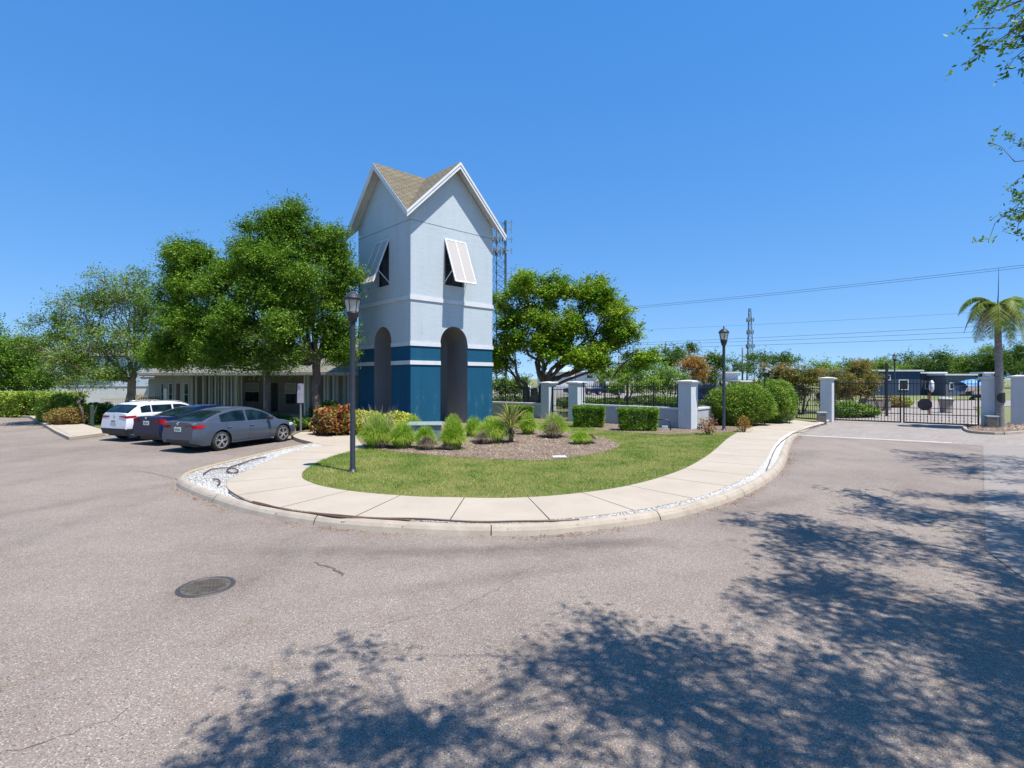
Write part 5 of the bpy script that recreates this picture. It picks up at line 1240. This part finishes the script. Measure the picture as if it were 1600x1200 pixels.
# ---------------------------------------------------------------- clubhouse
KA = R(-22); kc = Vector((-26.4, 38.75, 0)); ke = Vector((math.cos(KA), math.sin(KA), 0)); kn = Vector((-math.sin(KA), math.cos(KA), 0))
def ku(px, back=0):
    "distance along the front of the clubhouse for a photo column"
    m = (px - 800) / F; o = kc + kn * back; return (m * o.y - o.x) / (ke.x - m * ke.y)
club = thing('clubhouse', 'single storey tan clubhouse with a long columned porch behind the parked cars', 'building', kc, KA)
uW = ku(301); uE = ku(548); EVZ = 2.82
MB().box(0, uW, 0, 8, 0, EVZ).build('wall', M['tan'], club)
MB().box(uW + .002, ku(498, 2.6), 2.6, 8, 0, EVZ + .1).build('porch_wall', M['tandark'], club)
MB().box(uW + .002, uE, -.15, 2.6, 0, .12).build('porch_floor', M['oldconc'], club)
e0, e1 = -.75, ku(559.5, -.75)
f0, bk, rz_, sl = -.75, 9.5, 5.0, .47
zr = EVZ + .05 + (4.4) * sl
A = (e0, f0, EVZ + .05); B = (e1, f0, EVZ + .05); Cc = (e1, 8.2, EVZ + .05); Dd = (e0, 8.2, EVZ + .05)
r0 = (e0 + 4.3, 3.7, zr); r1 = (e1, 3.7, zr)
uvroof('roof', [[A, B, r1, r0], [Dd, A, r0], [Cc, Dd, r0, r1]], M['shingle_grey'], club, .1)
MB().box(e0 + .1, e1, f0 + .05, f0 + .12, EVZ - .16, EVZ - .01).build('fascia', M['gutter'], club); MB().box(e0 - .02, e1, f0 - .09, f0 + .045, EVZ - .10, EVZ + .035).build('gutter', M['gutter'], club)
MB().box(e0 + .1, e0 + .17, f0 + .13, 8, EVZ - .16, EVZ - .01).build('fascia', M['gutter'], club)
MB().box(e0 + .18, e1, f0 + .13, 2.6, EVZ - .05, EVZ - .01).build('soffit', M['gutter'], club)
def col(px, back, wd, nm='porch_column'): 
    u = ku(px, back); MB().box(u - wd / 2, u + wd / 2, back - wd / 2, back + wd / 2, .12, EVZ - .052).build(nm, M['column'], club)
for px, wd in [(307, .09), (318, .09), (327.5, .09), (337, .09), (340, .14), (351.5, .14), (362, .09), (371, .18)]: 
    if px != 340: col(px, 0, wd)
for px in (312, 322, 332, 342, 347, 357, 367, 378): col(px, .9, .12)
for px, bk_ in [(414.5, 0), (419.5, .5), (477, 0), (482, .5), (508, 0), (513, .6), (522, 0), (527, .6), (538, .6), (545, 0), (301, 1.0)]: col(px, bk_, .13)
MB().tube([(ku(382), -.70, EVZ - .1), (ku(382), -.66, EVZ - .28), (ku(372), -.12, EVZ - .55), (ku(372), -.12, .2)], .045, 8).build('downspout', M['column'], club, True)
def kwin(px0, px1, z0, z1, back, frame=True, mat=None, nm='window'):
    u0, u1 = ku(px0, back), ku(px1, back); w = MB().box(u0, u1, back - .03, back - .012, z0, z1).build(nm, mat or M['glass'], club)
    if frame:
        f = MB(); f.box(u0 - .06, u0, back - .05, back - .001, z0 - .06, z1 + .06); f.box(u1, u1 + .06, back - .05, back - .001, z0 - .06, z1 + .06); f.box(u0, u1, back - .05, back - .001, z1, z1 + .06); f.box(u0, u1, back - .05, back - .001, z0 - .06, z0); f.box(u0, u1, back - .045, back - .031, (z0 + z1) / 2 - .02, (z0 + z1) / 2 + .02)
        f.build('window_frame', M['column'], w)
blind = pm('window_blind', (.30, .30, .28), (.25, .25, .235), 2, .7)
kwin(253, 256, .6, 2.1, 0); kwin(265, 270, .6, 2.1, 0); kwin(289, 295, .6, 2.1, 0); kwin(276, 281, .13, 2.1, 0, False, pm('brown_door', (.07, .05, .04)), 'door')
kwin(384, 404, 1.55, 2.1, 2.6, True, blind); kwin(384, 404, .8, 1.5, 2.6, False); kwin(447, 462, 1.45, 2.1, 2.6, True, blind); kwin(447, 462, .7, 1.4, 2.6, False)
kwin(424, 434, .13, 2.15, 2.6, False, M['dark'], 'door')
MB().box(ku(258), ku(262), -.1, -.001, .5, 1.75).build('notice_board', M['white'], club)
# upper roof block above the right end of the porch
MB().box(ku(512, 5), e1, 4.6, 9.5, zr - 1.3, zr + .55).build('upper_wall', M['stucco'], club)
# far wing
wing = thing('building_wing', 'low wing with a pale grey roof left of the clubhouse behind the airy oak', 'building', (XD(218, 47), 47, 0), KA)
MB().box(.5, 9, .5, 6, 0, 2.6).build('wall', M['tan'], wing); uvroof('roof', [[(0, 0, 2.6), (9.5, 0, 2.6), (9.5, 3.2, 4.2), (2.6, 3.2, 4.2)], [(0, 6.4, 2.6), (0, 0, 2.6), (2.6, 3.2, 4.2)], [(9.5, 6.4, 2.6), (0, 6.4, 2.6), (2.6, 3.2, 4.2), (9.5, 3.2, 4.2)]], M['shingle_grey'], wing, .1)
MB().box(.15, 9.4, .02, .08, 2.42, 2.58).build('fascia', M['gutter'], wing)
# pool walls and fences
low = thing('perimeter_wall', 'long white wall behind the airy oak and the white suv', 'wall', (XD(60, 48), 48, 0)); MB().box(0, XD(560, 48) - XD(60, 48), 0, .2, 0, 1.75).build('wall_body', M['bandwhite'], low); MB().box(-.03, XD(560, 48) - XD(60, 48) + .03, -.05, .25, 1.75, 1.84).build('coping', M['pillar'], low)
def picket(px0, px1, D, h, m, label):
    t = thing('picket_fence', label, 'fence', (XD(px0, D), D, 0)); L = XD(px1, D) - XD(px0, D); mb = MB(); n = int(L / .16)
    for i in range(n + 1): mb.box(L * i / n - .02, L * i / n + .02, -.02, .02, .05, h)
    mb.build('pickets', m, t)
    for z in (.25, h - .15): MB().box(0, L, .021, .05, z - .03, z + .03).build('rail', m, t)
cream = pm('cream_paint', (.55, .50, .42), (.48, .43, .36), 3, .6)
picket(158, 199, 37, 1.15, cream, 'cream picket fence left of the airy oak trunk'); picket(221, 250, 38, 1.2, M['wood'], 'dark thin picket fence between the airy oak and the clubhouse')
bush('ground_shrub', 'tan dry shrub behind the thin fence beside the oak trunk', 214, 0, .8, 1.3, M['seed'], n=1800, leaf=.12, d=40, z=0, category='shrub')
def house(name, label, px0, px1, D, h, wallm, roofm, wins, eave=.4, rise=1.3, dep=9, doors=(), category='building', flat=False, base=0.0):
    x0 = XD(px0, D); L = XD(px1, D) - x0; t = thing(name, label, category, (x0, D, base))
    MB().box(0, L, 0, dep, 0, h).build('wall', wallm, t)
    if flat: MB().box(-eave, L + eave, -eave, dep + eave, h, h + .22).build('roof', roofm, t)
    else: uvroof('roof', [[(-eave, -eave, h), (L + eave, -eave, h), (L - dep * .3, dep / 2, h + rise), (dep * .3, dep / 2, h + rise)], [(L + eave, dep + eave, h), (-eave, dep + eave, h), (dep * .3, dep / 2, h + rise), (L - dep * .3, dep / 2, h + rise)], [(-eave, dep + eave, h), (-eave, -eave, h), (dep * .3, dep / 2, h + rise)], [(L + eave, -eave, h), (L + eave, dep + eave, h), (L - dep * .3, dep / 2, h + rise)]], roofm, t, .12)
    for a, b, z0, z1 in wins:
        a, b = XD(a, D) - x0, XD(b, D) - x0; w = MB().box(a, b, -.04, -.01, z0, z1).build('window', M['glass'], t)
        f = MB(); f.box(a - .1, a, -.07, -.001, z0 - .1, z1 + .1); f.box(b, b + .1, -.07, -.001, z0 - .1, z1 + .1); f.box(a, b, -.07, -.001, z1, z1 + .1); f.box(a, b, -.07, -.001, z0 - .1, z0); f.build('window_frame', M['white'], w)
    for a, b, z1 in doors: MB().box(XD(a, D) - x0, XD(b, D) - x0, -.05, -.01, 0, z1).build('door', M['plastic'], t)
    return t
pale = stucco('pale_blue_siding', (.50, .56, .62), (.45, .50, .56))
house('apartment_house', 'pale blue two storey apartment house behind the airy oak', 100, 255, 66, 5.3, pale, M['shingle_grey'], [(115, 122, .9, 2.3), (140, 147, .9, 2.3), (165, 172, .9, 2.3), (232, 240, .9, 2.3), (115, 122, 3.4, 4.7), (165, 172, 3.4, 4.7), (200, 208, 3.4, 4.7)], doors=[(150, 155, 2.2)])
house('apartment_house', 'small white house with a blue grey roof at the left between the trees', 52, 92, 52, 2.6, M['bandwhite'], pm('blue_grey_roof', (.20, .25, .31), (.16, .2, .26), 3, .8), [(60, 65, .9, 2.0), (78, 83, .9, 2.0)], rise=1.4, dep=7)
house('apartment_house', 'white apartment house at the far left edge behind the dense tree', -90, 40, 70, 5.2, M['bandwhite'], M['shingle_grey'], [(0, 7, .9, 2.3), (20, 27, .9, 2.3)])
house('garden_wall', 'small pale wall in the gap between the left hedges', 44, 56, 34.5, 1.35, M['bandwhite'], M['pillar'], [], flat=True, dep=.3, eave=.05, category='wall')
# parking sign pole
x, y = XD(470, 24.4), 24.4
t = thing('parking_sign', 'small grey parking sign on a pole beside the slim oak trunk', 'sign', (x, y, 0)); MB().box(-.03, .03, -.03, .03, 0, 2.25).build('pole', pm('pole_purple_grey', (.20, .20, .24)), t); MB().box(-.15, .15, -.045, -.031, 1.35, 2.25).build('sign_panel', pm('sign_grey', (.36, .34, .38), (.3, .29, .32), 5), t, bevel=.01)
for px, py, hh, lab in [(144, 668, 1.1, 'short dark green marker post on the left grass')]:
    x, y = G(px, py); t = cat(MB().box(-.06, .06, -.06, .06, 0, hh).frust(0, 0, hh, hh + .05, .06, .02).build('marker_post', pm('post_green', (.03, .07, .05)), bevel=.01, loc=(x, y, 0)), lab, 'post')

# ---------------------------------------------------------------- beyond the fence
wh = house('warehouse', 'long low white warehouse behind the fence and shade tree', 846, 962, 88, 3.6, M['bandwhite'], pm('pale_metal_roof', (.38, .46, .50), (.32, .40, .44), 3, .6), [(917, 926, 2.5, 2.9), (945, 954, 2.5, 2.9)], rise=1.0, dep=14, doors=[(937, 943, 2.1)])
mb = MB(); x0 = XD(846, 88); mb.box(XD(929, 88) - x0, XD(946, 88) - x0, -1.2, -.01, 2.1, 2.25); mb.build('canopy', M['white'], wh)
a = thing('notice_sign', 'white square sign on two poles before the white warehouse', 'sign', (XD(893, 76), 76, 0))
MB().box(-.55, .45, -.05, 0, 2.7, 3.7).build('sign_panel', M['white'], a); mb = MB(); mb.box(.05, .13, .01, .09, 0, 4.2); mb.box(.55, .63, .01, .09, 0, 4.2); mb.build('pole', M['post'], a)
house('white_building', 'small white building with a square pilaster beyond the fence, behind the lamp post', 1120, 1153, 92, 3.4, M['bandwhite'], M['pillar'], [(1123, 1127, 1.2, 2.4)], flat=True, dep=9)
house('pale_house', 'pale house with a grey roof behind the orange tree', 1092, 1122, 100, 2.6, M['bandwhite'], M['shingle_grey'], [(1100, 1104, .9, 1.9)], dep=8, rise=1.6)
house('low_shed', 'low white roofed shed right of the second utility pole', 1158, 1200, 85, 1.9, M['tan'], M['white'], [(1170, 1176, .8, 1.5)], flat=True, dep=5)
bl = house('blue_building', 'dark blue building with white framed windows and a pale roof behind the driveway gate', 1352, 1438, 76, 3.5, pm('dark_blue_siding', (.022, .05, .105), (.016, .04, .09), 2, .7), pm('light_roof', (.62, .63, .64), (.54, .55, .56), 2, .6), [(1361, 1371, 1.0, 2.2), (1387, 1390, 2.3, 2.9), (1405, 1418, .9, 2.2)], flat=True, dep=10, eave=.3)
house('grey_building', 'dark grey windowless building joined to the right of the blue building', 1439, 1476, 77, 3.2, pm('dark_grey_siding', (.05, .055, .075), (.04, .045, .06), 2, .7), bpy.data.materials['light_roof'], [(1446, 1452, 1.0, 2.0)], flat=True, dep=9, eave=.25)
house('grey_shed', 'grey blue shed with a sloping white roof at the right of the dark buildings', 1477, 1522, 74, 2.9, pm('grey_blue_siding', (.11, .12, .16), (.09, .1, .14), 2, .7), bpy.data.materials['light_roof'], [(1484, 1488, 1.0, 1.8)], flat=True, dep=8, eave=.3)
cn = thing('canopy', 'small white flat canopy on posts behind the right gate pillar', 'canopy', (XD(1538, 60), 60, 0)); MB().box(-.9, .9, -.9, .9, 3.05, 3.2).build('roof', M['white'], cn); mb = MB(); mb.box(-.6, -.52, -.5, -.42, 0, 3.05); mb.box(.52, .6, -.5, -.42, 0, 3.05); mb.box(-.4, .4, -.48, -.40, 2.5, 3.05); mb.build('frame', M['pillar'], cn)
# covered boat / blue vehicle
bv = thing('parked_boat', 'blue and white covered boat parked behind the right gate pillar', 'boat', (XD(1528, 60), 60, .85), R(4))
rows = []
for i in range(11):
    s = i / 10; wv = .95 * math.sin(math.pi * min(.5 + s * .5, 1)) ** .5 if s > .5 else .95; wv = max(wv, .06); rows.append([(-2.2 + 4.6 * s, -wv, .75 + .2 * s), (-2.2 + 4.6 * s, -wv * .7, .2 + .25 * s), (-2.2 + 4.6 * s, 0, .05 + .3 * s), (-2.2 + 4.6 * s, wv * .7, .2 + .25 * s), (-2.2 + 4.6 * s, wv, .75 + .2 * s)])
MB().grid(rows).build('hull', M['white'], bv, True)
rows = [[(-2.2 + 4.6 * i / 10, -w_, .77 + .02 * i), (-2.2 + 4.6 * i / 10, -w_ * .5, 1.15 + .25 * math.sin(i * .45)), (-2.2 + 4.6 * i / 10, 0, 1.25 + .3 * math.sin(i * .45)), (-2.2 + 4.6 * i / 10, w_ * .5, 1.15 + .25 * math.sin(i * .45)), (-2.2 + 4.6 * i / 10, w_, .77 + .02 * i)] for i, w_ in enumerate([.97] * 6 + [.93, .84, .7, .45, .08])]
MB().grid(rows).build('cover', pm('blue_tarpaulin', (.05, .20, .48), (.12, .30, .55), 4, .6), bv, True)
mb = MB(); mb.box(-1.8, 1.8, -.5, -.42, -.35, -.2); mb.box(-1.8, 1.8, .42, .5, -.35, -.2); mb.box(-.1, .0, -.7, .7, -.6, -.35); mb.tube([(-.05, -.75, -.8), (-.05, -.6, -.8)], .3, 14); mb.tube([(-.05, .6, -.8), (-.05, .75, -.8)], .3, 14); mb.box(1.2, 1.3, -.05, .05, -1.1, -.2); mb.box(-1.2, -1.1, -.3, .3, -.2, .15); mb.box(1.0, 1.1, -.3, .3, -.2, .25); mb.build('trailer', M['post'], bv)
# round planter, white disc on a post, black post behind the gate
x, y = XD(1478, 38), 38; t = thing('round_planter', 'round concrete planter in the driveway behind the right gate leaf', 'planter', (x, y, 0)); MB().lathe([(.34, 0), (.37, .1), (.35, .12), (.4, .8), (.45, .84), (.45, .95), (.4, .95), (.38, .9)], 20).build('pot', M['oldconc'], t, True); MB().lathe([(.48, .96), (.46, 1.04), (.28, 1.1), (.02, 1.12)], 18).build('lid', M['lowwall'], t, True)
x, y = XD(1452, 36), 36; t = thing('satellite_dish', 'white oval dish on a rusty post behind the right gate leaf', 'dish', (x, y, 0), R(-35)); MB().tube([(0, 0, 0), (0, 0, 1.5)], .06, 8).build('post', pm('rust', (.22, .08, .04), (.12, .05, .03), 9, .9), t)
rows = []
for i in range(7):
    r = i / 6; rows.append([(r * .16 * math.cos(2 * math.pi * j / 20) + .12, -.08 - .12 * (1 - r * r), 1.95 + r * .42 * math.sin(2 * math.pi * j / 20)) for j in range(20)])
o = MB().grid(rows, closed=True).build('dish', M['white'], t, True); o.modifiers.new('t', 'SOLIDIFY').thickness = .02; MB().bar((.02, 0, 1.4), (.12, -.18, 1.9), .05).build('arm', M['post'], t)
x, y = XD(1385.5, 34.5), 34.5; t = thing('black_post', 'tall square black post standing behind the left gate leaf', 'post', (x, y, 0)); MB().box(-.06, .06, -.06, .06, .02, ZD(568, 34.5)).build('shaft', M['black'], t); MB().frust(0, 0, ZD(568, 34.5), ZD(566, 34.5), .075, .03).build('cap', M['black'], t); MB().box(-.14, .14, -.14, .14, 0, .03).build('base_plate', M['black'], t)
cat(MB().box(-1.1, 1.1, -.2, .2, 0, .85).frust(0, 0, .85, .93, 1.15, 1.1, b0=.25, b1=.2).build('sign_wall', M['oldconc'], bevel=.02, loc=(XD(1368, 41), 41, 0)), 'pale low concrete wall piece among shrubs behind the left gate leaf', 'wall')
# vehicles parked beyond the fence
def simple_car(label, px, D, m, rz, L=4.6, H=1.45, pick=False):
    t = thing('parked_car', label, 'car', (XD(px, D), D, 0), rz); h = L / 2
    prof = [(-h, .35), (-h, .85), (-h + .15, 1.0), (-h * .55, 1.02), (-h * .3, H), (h * .25, H), (h * .5, 1.0), (h - .2, .88), (h, .7), (h, .35)] if not pick else [(-h, .5), (-h, 1.15), (-.4, 1.15), (-.35, 1.85), (h * .3, 1.85), (h * .5, 1.25), (h - .1, 1.1), (h, .9), (h, .5)]
    mb = MB(); n = len(prof); mb.add([(x, -.88 if z < 1.1 else -.68, z) for x, z in prof] + [(x, .88 if z < 1.1 else .68, z) for x, z in prof], [tuple(range(n)), tuple(range(2 * n - 1, n - 1, -1))] + [(i, (i + 1) % n, n + (i + 1) % n, n + i) for i in range(n)]); mb.build('body', m, t, bevel=.05)
    z0, z1 = (1.22, 1.74) if pick else (1.05, H - .09)
    for s in (-1, 1): MB().add([(-h * .38 if not pick else -.28, s * .80, z0), (h * .36, s * .80, z0), (h * .2, s * .70, z1), (-h * .26 if not pick else -.25, s * .70, z1)], [(0, 1, 2, 3)]).build('side_window', M['carglass'], t)
    for a in (-h * .6, h * .6):
        for s in (-1, 1): wl = MB().tube([(a, s * .72, .33), (a, s * .90, .33)], .33, 16).build('wheel', M['tyre'], t); MB().tube([(a, s * .901, .33), (a, s * .91, .33)], .19, 12).build('rim', M['alloy'], wl)
    return t
simple_car('dark blue pickup seen through the fence between the pillar and the round bush', 1108, 50, M['car_navy'], R(182), 5.4, pick=True)
simple_car('dark car parked in front of the white warehouse door', 950, 78, M['car_navy'], R(3))
simple_car('black car parked by the white warehouse, seen above the pedestrian gate', 905, 80, M['plastic'], R(0))
simple_car('white car parked far behind the fence near the tower', 820, 82, M['car_white'], R(0))
# utility poles and wires
def upole(px, top, D, label, arm=True):
    t = thing('utility_pole', label, 'utility pole', (XD(px, D), D, 0), 0, 'wooden utility poles'); h = ZD(top, D)
    MB().tube([(0, 0, 0), (0, 0, h)], [.20, .13], 10).build('pole', M['wood'], t, True)
    if arm: mb = MB(); mb.box(-.1, .9, -.05, .05, h - 1.3, h - 1.18); mb.build('crossarm', M['wood'], t); MB().tube([(.55, 0, h - 1.9), (.55, 0, h - 1.2)], .2, 8).build('transformer', M['steel'], t)
    return t
upole(1040, 535, 118, 'wooden utility pole with a small transformer beyond the long fence'); upole(1160, 543, 112, 'plain wooden utility pole beyond the round bush', False); upole(967, 556, 100, 'utility pole half hidden in the shade tree crown', False)
def wire(px0, py0, px1, py1, z, label, r=.028, sag=.35):
    D0 = (z - CH) * F / (HY - py0); D1 = (z - CH) * F / (HY - py1); a = Vector((XD(px0, D0), D0, z)); b = Vector((XD(px1, D1), D1, z))
    cat(MB().tube([a.lerp(b, i / 24) - Vector((0, 0, sag * 4 * (i / 24) * (1 - i / 24))) for i in range(25)], r, 5).build('power_line', M['post']), label, 'power line', 'overhead power lines')
wire(900, 487, 1720, 400, 16, 'topmost overhead power line, upper of the close pair', .022); wire(900, 489.5, 1720, 404, 16, 'second overhead power line, lower of the close pair', .022)
wire(900, 519, 1720, 476, 13, 'single faint overhead wire in the middle of the sky gap', .016)
wire(900, 539, 1720, 499, 11.5, 'overhead wire just above the two lowest ones'); wire(900, 541.5, 1720, 509, 11, 'overhead wire second from the bottom'); wire(900, 546, 1720, 519, 10, 'lowest overhead wire, level with the pole tops', .03)
# lattice antenna towers
def lattice(name, px, D, top, w0, w1, label, plats, r=.09, col_='post'):
    h = ZD(top, D); t = thing(name, label, 'antenna tower', (XD(px, D), D, 0), R(12)); mb = MB()
    legs = [(0, 90), (1, 210), (2, 330)]
    def lp(k, z): 
        w = w0 + (w1 - w0) * z / h; a = R(legs[k][1]); return Vector((w * math.cos(a), w * math.sin(a), z))
    for k in range(3): mb.tube([lp(k, 0), lp(k, h)], [r * 1.5, r], 6)
    mb.build('legs', M['steel_far'], t)
    br = MB(); n = int(h / (w0 * 1.0)); 
    for i in range(n):
        za, zb = h * i / n, h * (i + 1) / n
        for k in range(3):
            j = (k + 1) % 3; br.bar(lp(k, za), lp(j, zb), r * .7); br.bar(lp(j, za), lp(k, zb), r * .7); br.bar(lp(k, zb), lp(j, zb), r * .7)
    br.build('bracing', M['steel_far'], t)
    for zz, ww in plats:
        z = ZD(zz, D); pf = MB()
        for k in range(3):
            a, b = R(90 + 120 * k), R(210 + 120 * k); p = Vector((ww * math.cos(a), ww * math.sin(a), z)); q = Vector((ww * math.cos(b), ww * math.sin(b), z)); pf.bar(p, q, r * 1.2); pf.bar(Vector((0, 0, z)), p, r)
            for s in (.15, .4, .65, .9): m_ = p.lerp(q, s); pf.box(m_.x - .16, m_.x + .16, m_.y - .1, m_.y + .1, z - 1.0, z + 1.1)
        pf.build('antenna_platform', M['steel_pale'], t)
    return t, h
M['steel_far'] = pm('galvanised_lattice', (.06, .08, .11), (.045, .06, .085), 1, .6); M['steel_pale'] = pm('pale_antennas', (.22, .25, .29), (.15, .18, .21), 1, .6)
t, h = lattice('antenna_tower', 778, 150, 349, 2.7, 2.2, 'tall steel lattice antenna tower right behind the entrance tower', [(372, 2.6), (392, 3.0)], .11)
MB().tube([(2.05, -1.1, 0), (2.0, -1.1, h + .6)], .34, 8).build('cable_run', M['steel_far'], t)
mb = MB()
for z_, a in ((349, 0), (360, 1), (375, 0), (393, 1), (428, 0), (445, 1), (455, 0), (462, 1)):
    z = ZD(z_, 150); mb.bar((2.0, -1.2, z), (4.0 - a * .6, -1.6, z), .12); mb.box(3.5, 3.8, -1.7, -1.4, z - .9, z + .8)
mb.build('side_antennas', M['steel_pale'], t)
lattice('antenna_tower', 1171, 290, 482, 2.6, .7, 'slim distant lattice antenna tower above the round bush', [(500, 2.6), (519, 2.4), (541, 3.0)], .16)

# ---------------------------------------------------------------- oak behind the camera's right shoulder: its boughs shade the road
t = thing('oak_tree', 'overhanging oak whose leafy twigs hang in at the top right corner', 'tree', (17.5, 1.5, 0))
base = np.array([17.5, 1.5, 0.])
SH = [G(*p) for p in [(240, 1260), (330, 1165), (425, 1050), (500, 1015), (560, 1012), (650, 1030), (760, 1050), (880, 1000), (905, 925), (1010, 950), (1130, 960), (1190, 905), (1160, 852), (1240, 830), (1330, 800), (1390, 768), (1470, 772), (1620, 765), (1900, 900), (1900, 1300), (240, 1300)]]
SH2 = [G(*p) for p in [(1385, 702), (1460, 706), (1540, 712), (1640, 715), (1640, 760), (1540, 752), (1440, 738)]]
SH3 = [G(*p) for p in [(1395, 668), (1540, 671), (1540, 676), (1400, 672)]]
def shade_ok(q):   # keeps the ragged gaps between boughs
    return (np.sin(q[:, 0] * 1.9 + np.sin(q[:, 1] * 1.3) * 1.6) + np.sin(q[:, 1] * 2.6 + q[:, 0] * .9 + 1.2) + .7 * np.sin(q[:, 0] * 4.3 - q[:, 1] * 3.7)) > -.50
q = poly_pts(SH, 1500); q = q[shade_ok(q)]
q2 = poly_pts(SH2, 300); q2 = q2[shade_ok(q2 * 1.3)][:170]
extra = np.c_[rng.uniform(8, 22, 420), rng.uniform(-6, 8, 420)]; sky_blockers = np.c_[rng.uniform(-5, 22, 650), rng.uniform(-10, 2.2, 650)]  # second set: unseen leaf clusters added over the camera to block sky light
q3 = poly_pts([G(*p) for p in [(480, 1260), (620, 1130), (760, 1070), (900, 1010), (1100, 985), (1300, 960), (1620, 900), (1800, 1300), (480, 1300)]], 210); q3 = q3[np.sin(q3[:, 0] * 3.1 + q3[:, 1] * 4.2) > -.45]
S = np.concatenate([q, q2, q3, extra, sky_blockers])
kx, ky = math.cos(SUN_EL) / math.sin(SUN_EL) * .79 / math.hypot(.79, .61), -math.cos(SUN_EL) / math.sin(SUN_EL) * .61 / math.hypot(.79, .61)
zz = rng.uniform(5.6, 9.2, len(S)); ok_pts = []
for (sx, sy), z in zip(S, zz):
    for tr_ in range(8):
        p = np.array([sx + kx * z, sy + ky * z, z])
        vis = p[1] > .3 and p[0] / p[1] * F + 800 < 1660 and HY - (p[2] - CH) / p[1] * F > -60
        if not vis: ok_pts.append(p); break
        z += .55
TP = np.array(ok_pts)
# hanging sprays that enter the frame top right
for px, py, D, n in [(1560, 5, 7.2, 7), (1590, 55, 7.4, 7), (1560, 80, 7.0, 6), (1600, 20, 7.6, 9), (1530, -8, 7.3, 5), (1590, 218, 10, 2), (1585, 300, 9.6, 4), (1592, 345, 9.4, 5), (1612, 325, 9.5, 9), (1615, 90, 7.5, 9), (1620, 220, 9.8, 7)]:
    c = np.array([XD(px + 5, D), D, ZD(py, D)]); TP = np.concatenate([TP, c + rng.normal(size=(n, 3)) * [.16, .2, .13]])
w = MB(); w.tube([(0, 0, -.1), (.1, 0, .6), (-.1, .1, 2.2), (-.3, .1, 3.6)], [.55, .42, .38, .34], 12)
nc = 34; idx = rng.choice(len(TP) - 60, nc, replace=False); cen = TP[idx].copy()
for _ in range(5):
    d = ((TP[:, None, :] - cen[None]) ** 2).sum(-1); a = d.argmin(1)
    for k in range(nc):
        if (a == k).any(): cen[k] = TP[a == k].mean(0)
def hidden(p): return not (p[1] > .3 and p[0] / p[1] * F + 800 < 1640 and HY - (p[2] - CH) / p[1] * F > -40)
for k in range(nc):
    c = cen[k] - base; st = Vector((-.3, .1, 3.5)); L = (Vector(c) - st).length
    limb = bez(st, Vector(c), (0, -.12 * L, .10 * L), 8, .012); w.tube(limb, taper(.085, .016, 8), 7, False)
    for j in np.where(a == k)[0]:
        tj = Vector(TP[j] - base); s = min(limb[3:], key=lambda q_: (q_ - tj).length + rng.uniform(0, .7)); w.tube(bez(s, tj, (rng.normal() * .25, rng.normal() * .25, .08), 4, .04), [.016, .011, .008, .006, .004], 4, False)
w.build('trunk', M['bark'], t, True)
LPs = []; Ds = []; nh = len(ok_pts)
for ip_, p in enumerate(TP):
    nb = 5 if ip_ < nh else 3
    for _ in range(nb):
        u = norm(rng.normal(size=3) * [1, 1, .35]); L = rng.uniform(.25, .62) * (1 if ip_ < nh else .55); k = 9
        s = rng.uniform(.15, 1, k)[:, None]; LPs.append(p + u * L * s + rng.normal(size=(k, 3)) * .035)
LPs = np.concatenate(LPs) - base
leaves('crown', LPs, .085, M['oak'], t, up=.5, asp=.42)
# a side oak off to the left of the frame whose shade crosses the far left road
b = (-31.5, 27.0)
tree('oak_tree', 'oak outside the left edge whose shade falls on the left road', b, (0, 0, 2.6), [((2.2, -1, 4.2), (1.8, 1.6, 1.1), 1), ((-1, 0, 5), (2, 2, 1.5), 1), ((1.0, 1.5, 5), (1.5, 1.6, 1.2), 1)], .24, .14, M['oak'], M['bark'], per=60, clump=.6)
